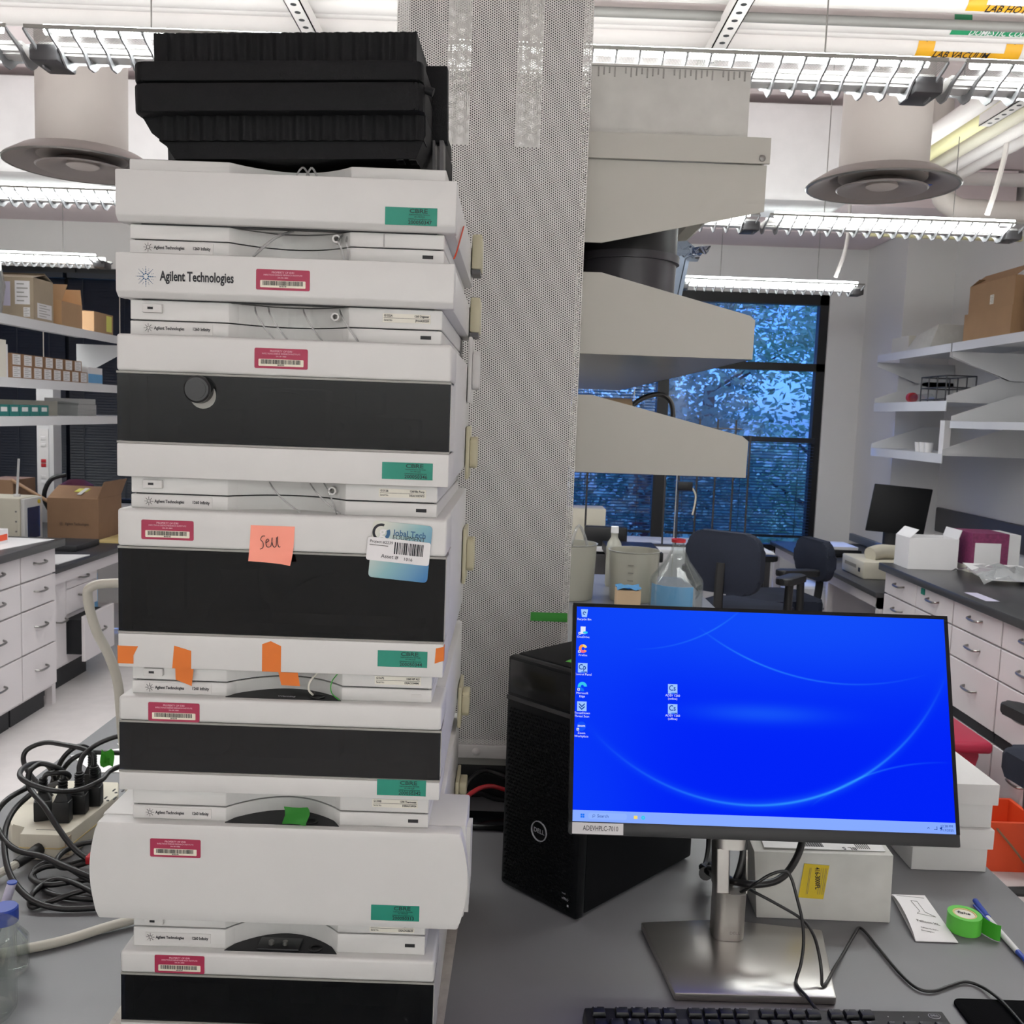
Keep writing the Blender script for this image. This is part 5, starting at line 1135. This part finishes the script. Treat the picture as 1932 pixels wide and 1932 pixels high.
wall_shelf('left middle white shelf with rows of small labelled boxes', -2.6, -2.95, 4.2, 6.45, 1.69, .05, [])
wall_shelf('left lower white shelf with the teal boxes', -2.6, -2.95, 4.2, 6.45, 1.49, .05, [])
t = thing('service_post', 'white service post with outlets between bench and shelves', 'post', (-3.36, 6.9, .74))
part('post', 'shelfwhite', t, B(-3.43, -3.31, 6.85, 6.97, .7405, 1.84)); part('outlet_strip', 'paper', t, B(-3.415, -3.345, 6.844, 6.8495, .85, 1.42))
for z, m_ in ((1.40, 'paper'), (1.35, 'paper'), (1.235, 'redcap'), (1.205, 'redcap'), (1.12, 'paper'), (1.08, 'paper')): part('outlet', m_, t, B(-3.398, -3.362, 6.840, 6.8438, z-.06, z-.034, bev=.002))
# boxes on the upper shelf
def open_box(label, x0, x1, y0, y1, z0, z1, m, flaps=(), name='cardboard_box', labels=(), group=None):
    t = thing(name, label, 'box', ((x0+x1)/2, (y0+y1)/2, z0), 0, group)
    e = .006
    w_ = MB(); w_.box(x0, x1, y0, y0+e, z0, z1); w_.box(x0, x1, y1-e, y1, z0, z1); w_.box(x0, x0+e, y0+e, y1-e, z0, z1); w_.box(x1-e, x1, y0+e, y1-e, z0, z1); w_.box(x0+e, x1-e, y0+e, y1-e, z0, z0+e)
    part('body', m, t, w_)
    for f in flaps:
        q, L, a = f; c_, s_ = math.cos(a)*L, math.sin(a)*L      # a: angle from straight up, outward positive
        if q == 'x1': pts = [(x1-e, y0, z1), (x1-e, y1, z1), (x1-e+s_, y1, z1+c_), (x1-e+s_, y0, z1+c_)]; n = Vector((e*.6, 0, 0))
        elif q == 'x0': pts = [(x0+e, y0, z1), (x0+e, y1, z1), (x0+e-s_, y1, z1+c_), (x0+e-s_, y0, z1+c_)]; n = Vector((-e*.6, 0, 0))
        elif q == 'y0': pts = [(x0, y0+e, z1), (x1, y0+e, z1), (x1, y0+e-s_, z1+c_), (x0, y0+e-s_, z1+c_)]; n = Vector((0, -e*.6, 0))
        else: pts = [(x0, y1-e, z1), (x1, y1-e, z1), (x1, y1-e+s_, z1+c_), (x0, y1-e+s_, z1+c_)]; n = Vector((0, e*.6, 0))
        part('flap', m, t, MB().hexa([Vector(p) for p in pts] + [Vector(p)+n for p in pts]))
    for (face, a0, a1, b0, b1, mm) in labels:
        if face == 'x1': o = part('paper_label', mm, t, B(x1, x1+.0008, a0, a1, b0, b1))
        elif face == 'x0': o = part('paper_label', mm, t, B(x0-.0008, x0, a0, a1, b0, b1))
        else: o = part('paper_label', mm, t, B(a0, a1, y0-.0008, y0, b0, b1))
        if mm in ('paper', 'label'):
            ln = MB(); n_ = 5
            for i in range(n_):
                zz = b0 + (b1-b0)*(i+.7)/(n_+.6); ww = .75 if i % 2 else .5
                if face == 'y0': ln.box(a0+(a1-a0)*.12, a0+(a1-a0)*(.12+ww), y0-.0012, y0-.0008, zz, zz+(b1-b0)*.05)
                else:
                    xx = x1 if face == 'x1' else x0; sg = 1 if face == 'x1' else -1
                    ln.box(*sorted((xx+sg*.0008, xx+sg*.0012)), a0+(a1-a0)*.12, a0+(a1-a0)*(.12+ww), zz, zz+(b1-b0)*.05)
            part('print_lines', 'greytrim', o, ln, ang=0)
    return t
SZ1 = 2.061
open_box('tall grey cardboard box with shipping labels on the upper left shelf', -3.0, -2.61, 5.20, 5.42, SZ1, 2.285, 'kraftgrey', (('y0', .14, -1.35), ('y1', .10, -1.2)), labels=(('y0', -2.785, -2.735, 2.13, 2.26, 'lilac'), ('y0', -2.71, -2.63, 2.14, 2.265, 'paper'), ('y0', -2.665, -2.63, 2.075, 2.125, 'paper'), ('x1', 5.24, 5.40, 2.075, 2.155, 'paper')))
open_box('open orange-brown cardboard box, its flap standing up on the shelf', -2.88, -2.61, 5.52, 5.78, SZ1, 2.20, 'cardboard', (('y0', .12, -.6), ('y1', .09, -.2)))
open_box('small cardboard box with yellow-green label at the end of the shelf', -2.86, -2.61, 5.94, 6.22, SZ1, 2.185, 'cardboard', (('x1', .08, -1.5),), labels=(('x1', 6.12, 6.20, 2.075, 2.175, 'yellowlabel'),))
one('plastic_bag', 'acrylic', 'clear plastic bag at the left edge of the upper shelf', 'bag', MB().lathe([(0, 0), (.16, .01), (.18, .15), (.15, .30), (.10, .38), (0, .40)], (-2.80, 4.90, SZ1), 20))
for k in range(7):
    lx = 'upper row'; y = 4.98 + k*.118
    open_box(f'{ORD[k]} small white-labelled box from the camera, upper row on the left middle shelf', -2.78, -2.62, y, y+.10, 1.806, 1.868, 'cardboard2', labels=(('x1', y+.012, y+.09, 1.81, 1.864, 'paper'),), name='small_box', group='small labelled boxes')
for k in range(8):
    y = 4.98 + k*.112
    open_box(f'{ORD[k]} small white-labelled box from the camera, lower row on the left middle shelf', -2.78, -2.62, y, y+.10, 1.7405, 1.8055, 'cardboard2', labels=(('x1', y+.012, y+.09, 1.745, 1.80, 'paper'),), name='small_box', group='small labelled boxes')
t = thing('blue_white_box', 'blue and white carton at the end of the left middle shelf', 'box', (-2.7, 6.0, 1.7405))
part('body', 'paper', t, B(-2.8, -2.63, 5.90, 6.10, 1.7405, 1.84)); part('blue_panel', 'skyblue', t, B(-2.63, -2.629, 5.90, 6.10, 1.745, 1.80))
one('book', 'label', 'pale upright folder at the left edge of the middle shelf', 'folder', B(-2.85, -2.62, 4.86, 4.93, 1.7405, 1.93)); one('book', 'paper', 'white upright folder beside the small boxes', 'folder', B(-2.85, -2.63, 4.935, 4.965, 1.7405, 1.91))
for k in range(5):
    y = 4.84 + k*.105
    t = thing('teal_pack', f'{ORD[k]} teal pack from the camera on the left lower shelf', 'box', (-2.68, y+.05, 1.5405), 0, 'teal packs')
    part('body', 'teal_box', t, B(-2.75, -2.615, y, y+.10, 1.5405, 1.60)); part('print_patch', 'paper', t, B(-2.615, -2.6142, y+.02, y+.08, 1.565, 1.588))
open_box('frosted plastic box behind the teal packs', -2.9, -2.68, 5.1, 5.6, 1.5405, 1.625, 'frosted', name='plastic_box')
for k, (y0, y1, z) in enumerate(((5.78, 6.03, 1.5405), (5.78, 6.03, 1.575), (5.79, 6.02, 1.61))):
    open_box(f'{("lowest", "middle", "uppermost")[k]} clear acrylic tray in the stack on the left lower shelf', -2.85, -2.64, y0, y1, z, z+.034, 'acrylic', name='acrylic_tray', group='clear acrylic trays')
one('white_bowl', 'paper', 'white shallow bowl on the left lower shelf', 'bowl', MB().lathe([(0, 0), (.05, .0), (.10, .05), (.105, .05), (.055, -.0+.006), (0, .006)], (-2.78, 4.75, 1.5405), 24))
# on the left bench and desk
one('paper_sheet', 'paper', 'white papers spread on the end of the left bench', 'paper', MB().prism([(-3.0, 4.45), (-2.45, 4.36), (-2.36, 4.88), (-2.95, 4.9)], 'z', .9104, .9125))
one('carton_pack', 'paper', 'white pack with orange stripe at the left picture edge', 'box', B(-2.75, -2.505, 4.45, 4.70, .913, .985)); part('orange_stripe', 'orangered', bpy.data.objects['carton_pack'], B(-2.5045, -2.503, 4.46, 4.69, .93, .96))
one('green_folder', 'darkteal', 'dark green folder lying on the papers', 'folder', B(-2.68, -2.48, 4.30, 4.42, .9128, .918))
t = thing('bench_oven', 'pale grey bench oven with a glass door on the low desk', 'oven', (-3.2, 5.8, .74))
part('body', 'ivory', t, B(-3.5, -2.925, 5.62, 5.86, .7405, 1.04, bev=.008)); d = part('door', 'white2', t, B(-2.9245, -2.90, 5.63, 5.85, .75, 1.035, bev=.006)); part('door_glass', 'window_glass', d, B(-2.8995, -2.897, 5.665, 5.81, .79, .98)); part('dial', 'yellow', d, MB().cyl((-2.90, 5.80, 1.008), (-2.893, 5.80, 1.008), .012, n=14))
for z in (.78, .84, .90, .96): part('rivet', 'steel', t, MB().cyl((-2.945, 5.62, z), (-2.945, 5.617, z), .006, n=8))
part('thermometer', 'penwhite', t, MB().cyl((-2.99, 5.72, 1.04), (-2.975, 5.72, 1.27), .007, n=8)); part('probe_base', 'paper', t, MB().cyl((-2.99, 5.72, 1.0405), (-2.99, 5.72, 1.055), .02, n=12))
one('cardboard_box', 'cardboard2', 'dark brown carton behind the oven at the left edge', 'box', B(-3.58, -3.37, 6.4, 6.7, .7405, 1.08))
bx_ = open_box('large brown cardboard box with a half open flap on the low desk', -2.975, -2.645, 6.06, 6.42, .7405, 1.005, 'cardboard2', (('y0', .17, -1.15), ('y1', .15, -1.3), ('x1', .12, .35)))
txt('Agilent Technologies', .024, (-2.86, 6.0585, .84), bx_, 'ink', sx=.75); spark(bx_, -2.885, .84, 6.058, .014, 'ink', False)
part('tape_patch', 'paper', bx_, MB().hexa([(-2.80, 6.10, 1.026), (-2.775, 6.10, 1.026), (-2.755, 6.18, 1.062), (-2.78, 6.18, 1.062), (-2.80, 6.098, 1.029), (-2.775, 6.098, 1.029), (-2.755, 6.178, 1.065), (-2.78, 6.178, 1.065)])); part('tape_patch', 'yellowlabel', bx_, MB().hexa([(-2.835, 6.14, 1.040), (-2.76, 6.14, 1.040), (-2.745, 6.18, 1.058), (-2.82, 6.18, 1.058), (-2.835, 6.138, 1.043), (-2.76, 6.138, 1.043), (-2.745, 6.178, 1.061), (-2.82, 6.178, 1.061)]))
t = thing('backpack', 'dark purple backpack behind the large cardboard box', 'bag', (-3.06, 6.66, .74))
part('body', 'purple', t, MB().lathe([(0, 0), (.13, .0), (.15, .10), (.145, .22), (.11, .30), (.05, .335), (0, .34)], (-3.06, 6.66, .7405), 24)); part('strap', 'black', t, MB().tube([(-3.15, 6.55, .80), (-3.21, 6.5, .95), (-3.17, 6.51, 1.08), (-3.08, 6.55, 1.12)], .016, 8))
one('wooden_stick', 'wood', 'wooden stick leaning across behind the large cardboard box', 'stick', MB().cyl((-3.36, 6.36, 1.085), (-3.03, 6.36, .90), .012, n=10).cyl((-3.03, 6.36, .90), (-3.03, 6.36, .742), .006, n=6))
one('laptop', 'floor_dark', 'closed black laptop on the low desk before the cardboard box', 'laptop', B(-2.80, -2.56, 5.56, 5.88, .7405, .775, bev=.006)); one('paper_sheet', 'paper', 'white papers at the front of the low desk', 'paper', MB().prism([(-2.75, 5.05), (-2.45, 5.10), (-2.43, 5.45), (-2.7, 5.40)], 'z', .7405, .745))
one('yellow_mat', 'amber', 'olive yellow mat lying under the large cardboard box edge', 'mat', B(-2.62, -2.45, 5.95, 6.5, .7405, .75)); one('waste_can', 'skyblue', 'blue-grey bin under the low desk by the tower', 'bin', B(-3.1, -2.75, 5.9, 6.3, .001, .5, bev=.02))
# ---------------------------------------------------------------- right shelves
wall_shelf('far upper shelf on the right wall with the leaning white carton', 2.55, 3.095, 5.62, 6.74, 2.10, .05, [(5.62, 'down'), (6.735, 'down')], grp='right wall shelves')
wall_shelf('far middle shelf on the right wall with wire rack and red cap', 2.55, 3.095, 5.62, 6.74, 1.755, .06, [(5.62, 'up'), (6.735, 'up')], grp='right wall shelves')
wall_shelf('far lower shelf on the right wall with small white cups', 2.55, 3.095, 5.62, 6.74, 1.445, .055, [(5.62, 'up'), (6.735, 'up')], grp='right wall shelves')
wall_shelf('near upper shelf on the right wall with brown cardboard boxes', 2.55, 3.095, 3.7, 5.60, 2.10, .05, [(5.59, 'down'), (3.71, 'down')], grp='right wall shelves')
wall_shelf('near lower shelf on the right wall', 2.55, 3.095, 3.7, 5.55, 1.655, .04, [(5.54, 'up'), (3.71, 'up')], grp='right wall shelves')
for k, y in enumerate((5.61, 3.66)): one('shelf_standard', 'shelfwhite', ('slotted white wall standard between the right shelf units', 'slotted white wall standard at the near end of the right shelves')[k], 'standard', B(3.08, 3.099, y-.015, y+.0, 1.2, 2.5))
SR = 2.1505
open_box('brown carton at the bottom of the stack on the near upper shelf', 2.56, 2.86, 4.98, 5.50, SR, 2.30, 'cardboard', labels=(('y0', 2.70, 2.73, 2.18, 2.29, 'label'),)); open_box('open brown carton topping the stack on the near upper shelf', 2.57, 2.95, 4.99, 5.48, 2.301, 2.455, 'cardboard', (('y1', .10, -1.3), ('x0', .10, -.9)), labels=(('x0', 5.2, 5.24, 2.33, 2.38, 'label'),))
open_box('torn brown carton at the right picture edge on the near upper shelf', 2.58, 2.9, 4.45, 4.86, SR, 2.37, 'cardboard2', (('y1', .08, -.5),))
one('white_carton', 'carton', 'white printed carton leaning on the far upper shelf', 'box', MB().hexa([(2.58, 5.98, SR), (2.90, 5.98, SR), (2.90, 6.35, SR), (2.58, 6.35, SR), (2.62, 5.96, SR+.145), (2.92, 5.96, SR+.145), (2.92, 6.28, SR+.10), (2.62, 6.28, SR+.10)], bev=.004)); one('acrylic_box', 'label', 'pale plastic tub behind the leaning white carton', 'tub', B(2.62, 2.9, 6.40, 6.68, SR, SR+.11))
t = thing('wire_rack', 'dark wire rack on the far middle shelf', 'rack', (2.7, 5.9, 1.8155)); m = MB()
for z in (1.83, 1.90, 1.97):
    for x in (2.60, 2.78): m.cyl((x, 5.75, z), (x, 6.10, z), .004, n=6)
    for y in (5.75, 6.10): m.cyl((2.60, y, z), (2.78, y, z), .004, n=6)
for y in (5.75, 5.87, 5.99, 6.10):
    for x in (2.60, 2.78): m.cyl((x, y, 1.816), (x, y, 1.972), .004, n=6)
part('wires', 'darkmetal', t, m)
t = thing('capped_tube', 'clear tube with a round red cap lying on the far middle shelf', 'tube', (2.62, 6.3, 1.8155)); part('tube', 'clear', t, MB().cyl((2.62, 6.0, 1.845), (2.62, 6.26, 1.845), .025, n=18)); part('red_cap', 'redcap', t, MB().cyl((2.62, 6.26, 1.848), (2.62, 6.30, 1.848), .032, n=20))
t = thing('water_bottle', 'clear bottle with green label lying on the far middle shelf', 'bottle', (2.9, 5.85, 1.8155)); part('bottle', 'acrylic', t, MB().cyl((2.80, 5.68, 1.86), (3.05, 5.68, 1.86), .042, n=18)); part('green_label', 'pipegreen', t, MB().cyl((2.90, 5.68, 1.86), (2.97, 5.68, 1.86), .043, n=18))
for k in range(3): one('paper_cup', 'paper', ('nearest small white cup on the far lower shelf', 'middle small white cup on the far lower shelf', 'farthest small white cup on the far lower shelf')[k], 'cup', MB().lathe([(0, 0), (.022, 0), (.028, .06), (.025, .06), (.02, .004), (0, .004)], (2.60, 5.92+.07*k, 1.5005), 16), group='small white cups')
one('label_column', 'paper', 'tall strip of stacked white labels on the far lower shelf', 'labels', B(2.57, 2.61, 5.66, 5.72, 1.5005, 1.70))
# ---------------------------------------------------------------- right desk and bench
t = thing('computer_monitor', 'dark switched-off monitor on the corner desk', 'monitor', (2.42, 6.0, .74)); part('screen_panel', 'pcblack', t, MB().hexa([(2.28, 6.02, .985), (2.62, 5.94, .975), (2.63, 5.97, .975), (2.29, 6.05, .985), (2.335, 6.06, 1.285), (2.675, 5.98, 1.265), (2.685, 6.01, 1.265), (2.345, 6.09, 1.285)], bev=.004)); part('stand', 'floor_dark', t, MB().cyl((2.46, 6.05, .76), (2.46, 6.05, 1.02), .05, n=16)); part('foot', 'floor_dark', t, MB().cyl((2.46, 6.05, .7405), (2.46, 6.05, .76), .11, n=24))
t = thing('label_printer', 'beige bench instrument with a rounded lid on the corner desk', 'instrument', (2.25, 5.75, .74)); part('body', 'ivory', t, B(2.12, 2.45, 5.58, 5.95, .7405, .845, bev=.008)); part('lid', 'ivory', t, MB().tube([(2.20, 5.70, .875), (2.28, 5.74, .89), (2.38, 5.76, .885)], .045, 12)); part('port', 'slot', t, B(2.118, 2.1195, 5.63, 5.66, .775, .80)); vv = MB()
for k in range(10): vv.box(2.1188, 2.1195, 5.70+k*.02, 5.712+k*.02, .79, .81)
part('vents', 'scuff', t, vv)
one('desk_clutter_tray', 'black', 'black tray on the corner desk', 'tray', B(2.2, 2.45, 6.5, 6.85, .7405, .79, bev=.006)); one('paper_pile', 'paper', 'papers in the black tray on the corner desk', 'papers', B(2.22, 2.43, 6.52, 6.83, .7905, .81)); one('pink_packet', 'lilac', 'pale packet beside the black tray', 'packet', B(2.18, 2.4, 6.95, 7.1, .7405, .775, bev=.01))
open_box('white cardboard box with flap on the end of the right bench', 2.10, 2.36, 4.92, 5.10, .9105, 1.075, 'paper', (('x0', .06, -.75), ('x1', .05, .3)), name='white_box')
t = thing('pink_carton', 'dark pink patterned carton with a white label on the right bench', 'box', (2.42, 4.99, .91)); part('body', 'pinkbox', t, B(2.41, 2.60, 4.88, 5.10, .9405, 1.115)); part('side_face', 'paper', t, B(2.601, 2.66, 4.88, 5.10, .9405, 1.112)); part('white_label', 'paper', t, B(2.425, 2.56, 4.878, 4.8795, .955, 1.065)); part('stack_under', 'label', t, B(2.40, 2.66, 4.87, 5.1, .9105, .94))
g = [[(2.28+.055*i, 4.47+.05*j+.02*math.sin(i), .915+.055*abs(math.sin(i*.9+j*1.3))*(1-abs(i-3.5)/5)+.03*math.sin(PI*j/7)) for j in range(8)] for i in range(8)]
t = thing('clear_bag', 'crumpled clear plastic bag with papers on the right bench', 'bag', (2.5, 4.7, .9105)); part('film', 'acrylic', t, MB().sheet(g)); part('papers', 'paper', t, MB().hexa([(2.30, 4.50, .93), (2.58, 4.48, .93), (2.62, 4.78, .965), (2.32, 4.78, .97), (2.30, 4.50, .933), (2.58, 4.48, .933), (2.62, 4.78, .968), (2.32, 4.78, .973)]))
one('paper_slip', 'lilac', 'pale paper slip near the edge of the right bench', 'paper', B(2.08, 2.14, 4.05, 4.25, .9103, .9108)); t = thing('ballpoint_pen', 'blue pen at the edge of the right bench', 'pen', (2.2, 3.85, .91)); part('barrel', 'penwhite', t, MB().cyl((2.24, 3.76, .916), (2.19, 3.84, .916), .005, n=10)); part('cap', 'blue', t, MB().cyl((2.19, 3.84, .916), (2.165, 3.88, .916), .006, n=10))
one('green_rack', 'pipegreen', 'green rack at the right picture edge on the bench', 'rack', B(2.60, 2.9, 4.35, 4.6, .9105, .93)); one('outlet_box', 'white2', 'white outlet box on the grey backsplash', 'outlet', B(3.05, 3.069, 5.35, 5.45, .99, 1.05)); one('outlet_box', 'white2', 'second white outlet box with plugs on the grey backsplash', 'outlet', B(3.05, 3.069, 4.75, 4.9, .99, 1.05))
# ---------------------------------------------------------------- glassware on the island
t = thing('glass_carboy', 'clear glass carboy with a red collar behind the monitor', 'bottle', (.652, 3.6, BZ)); part('glass', 'clear', t, MB().lathe([(0, .002), (.095, .002), (.1025, .01), (.1025, .115), (.098, .130), (.045, .20), (.028, .235), (.024, .265), (.026, .268), (.022, .268), (.022, .235), (.04, .20), (.094, .128), (.0995, .112), (.0995, .012), (0, .006)], (.652, 3.6, BZ), 40)); part('collar', 'redcap', t, MB().lathe([(.022, .268), (.027, .268), (.0275, .280), (.022, .280)], (.652, 3.6, BZ), 24, True)); part('wrap', 'skyblue', t, MB().prism(arc(.652, 3.6, .0985, .0992, 190, 300, 14), 'z', BZ+.02, BZ+.11))
def beaker(label, x, y, r, h, m='frosted'):
    t = thing('plastic_beaker', label, 'beaker', (x, y, BZ), 0, 'plastic beakers on the island'); part('body', m, t, MB().lathe([(0, .002), (r*.88, .002), (r*.9, .008), (r*.985, h-.006), (r*1.03, h), (r*.97, h), (r*.87, .01), (0, .006)], (x, y, BZ), 36))
    for k in range(4): part('graduation', 'scuff', t, MB().prism(arc(x, y, r*.945+.004, r*.96+.006, 250, 262, 4), 'z', BZ+h*(.3+.15*k), BZ+h*(.3+.15*k)+.003))
    return t
beaker('wide frosted plastic beaker left of the carboy', .512, 3.8, .104, .205); b2 = beaker('frosted plastic beaker with tubing beside the column', .255, 3.8, .105, .225)
part('tubing', 'tubing', b2, MB().tube([(.20, 3.78, BZ+.02), (.24, 3.74, BZ+.18), (.28, 3.76, BZ+.30), (.33, 3.78, BZ+.16), (.30, 3.8, BZ+.05)], .006, 8))
t = thing('wash_bottle', 'white plastic bottle behind the frosted beakers', 'bottle', (.462, 4.1, BZ)); part('body', 'frosted', t, MB().lathe([(0, 0), (.03, 0), (.034, .01), (.034, .17), (.03, .19), (.015, .215), (.015, .235), (0, .235)], (.462, 4.1, BZ), 24)); part('cap', 'paper', t, MB().lathe([(0, .263), (.016, .263), (.017, .235), (0, .235)], (.462, 4.1, BZ), 20))
open_box('small carton with blue top before the frosted beaker', .405, .492, 3.42, 3.50, .9105, 1.015, 'cardlight', name='small_carton'); one('blue_wipe', 'skyblue', 'blue tissue on the small carton', 'tissue', MB().sheet([[(.405+.022*i, 3.42+.02*j, 1.0165+.012*math.sin(i+j)**2) for j in range(5)] for i in range(5)], th=.001), base=(.45, 3.46, 1.0155))
one('foam_box', 'ivory', 'pale box beside the rods on the window table', 'box', B(.36, .66, 6.45, 6.7, .8005, 1.02, bev=.004)); one('device', 'black', 'black instrument on the window table beside the pale box', 'instrument', B(.50, .78, 6.18, 6.26, .8005, .93, bev=.01))
t = thing('utility_cart', 'black rolling cart behind the chairs', 'cart', (.9, 5.85, 0))
for z in (.80, .35): part('tray', 'black', t, B(.60, .92, 5.55, 6.02, z, z+.06, bev=.008))
for x in (.62, .87):
    for y in (5.57, 5.98): part('post', 'black', t, B(x, x+.03, y, y+.02, .06, .80)); part('caster', 'rubber', t, MB().cyl((x+.01, y+.01, .032), (x+.03, y+.01, .032), .031, n=14))
# ---------------------------------------------------------------- chairs
def chair(label, x, y, rz, sh=.50, arms=True, bh=.42):
    t = thing('office_chair', label, 'chair', (x, y, 0), rz, 'black office chairs')
    P = lambda nm, m, mb: part(nm, m, t, mb, local=True)
    P('seat', 'chairfab', MB().prism(rrect(-.23, .23, -.22, .24, .07, 5), 'z', sh-.05, sh+.04, bev=.02))
    m = MB(); pts = rrect(-.21, .21, sh+.14, sh+.14+bh, .09, 6); g = []
    m.prism(pts, 'y', -.27, -.21, bev=.018); P('backrest', 'chairfab', m)
    P('back_stem', 'rubber', MB().tube([(0, -.10, sh-.05), (0, -.25, sh-.03), (0, -.285, sh+.1), (0, -.275, sh+.30)], .025, 8, 4, .5)); P('gas_column', 'rubber', MB().cyl((0, 0, .1), (0, 0, sh-.05), .03, n=12))
    for k in range(5):
        a = 2*PI*k/5 + .3; ex, ey = .28*math.cos(a), .28*math.sin(a)
        P('base_leg', 'rubber', MB().cyl((0, 0, .11), (ex, ey, .075), .025, .015, n=8)); P('caster', 'rubber', MB().cyl((ex-.012, ey, .031), (ex+.012, ey, .031), .03, n=12))
    if arms:
        for s_ in (-1, 1):
            P('arm_post', 'rubber', MB().cyl((s_*.27, -.03, sh-.08), (s_*.27, -.02, sh+.20), .022, n=12)); P('arm_link', 'rubber', MB().tube([(s_*.27, -.03, sh-.08), (s_*.25, -.02, sh-.09), (s_*.15, 0, sh-.06)], .02, 8, 3)); P('armrest', 'rubber', MB().prism(rrect(s_*.27-.045, s_*.27+.045, -.13, .13, .04, 6), 'z', sh+.20, sh+.235, bev=.008))
chair('black office chair with its back toward the camera before the window table', 1.27, 5.05, R_(-38), .62, bh=.32); chair('black office chair turned sideways beside the corner desk', 1.62, 5.64, R_(100), .58, bh=.24); chair('black office chair cut by the right picture edge', 2.0, 3.04, R_(6), .50)
# ---------------------------------------------------------------- floor things
t = thing('waste_bin', 'dark pink plastic waste bin with a lid on the floor', 'bin', (1.72, 3.9, 0)); part('body', 'binred', t, MB().hexa([(1.48, 3.72, .001), (1.86, 3.72, .001), (1.86, 4.02, .001), (1.48, 4.02, .001), (1.44, 3.68, .36), (1.93, 3.68, .36), (1.93, 4.06, .36), (1.44, 4.06, .36)], bev=.02)); part('lid', 'binred', t, B(1.42, 1.96, 3.65, 4.09, .361, .41, bev=.018, seg=3))
t = thing('plastic_tub', 'orange plastic tub on the floor by the right cabinets', 'tub', (2.05, 3.5, 0)); part('tub', 'orangered', t, MB().box(1.83, 2.04, 3.40, 3.415, .001, .19).box(1.83, 2.04, 3.63, 3.645, .001, .19).box(1.83, 1.845, 3.415, 3.63, .001, .19).box(2.025, 2.04, 3.415, 3.63, .001, .19).box(1.845, 2.025, 3.415, 3.63, .001, .015)); part('rim', 'orangered', t, MB().box(1.82, 2.05, 3.39, 3.40, .175, .195))
wire('thin brown wire trailing over the orange tub to the floor', [(1.86, 3.395, .17), (1.92, 3.37, .10), (1.98, 3.34, .02), (1.95, 3.1, .004), (1.90, 2.9, .004)], .004, 'cardboard2', 'floor_wire')
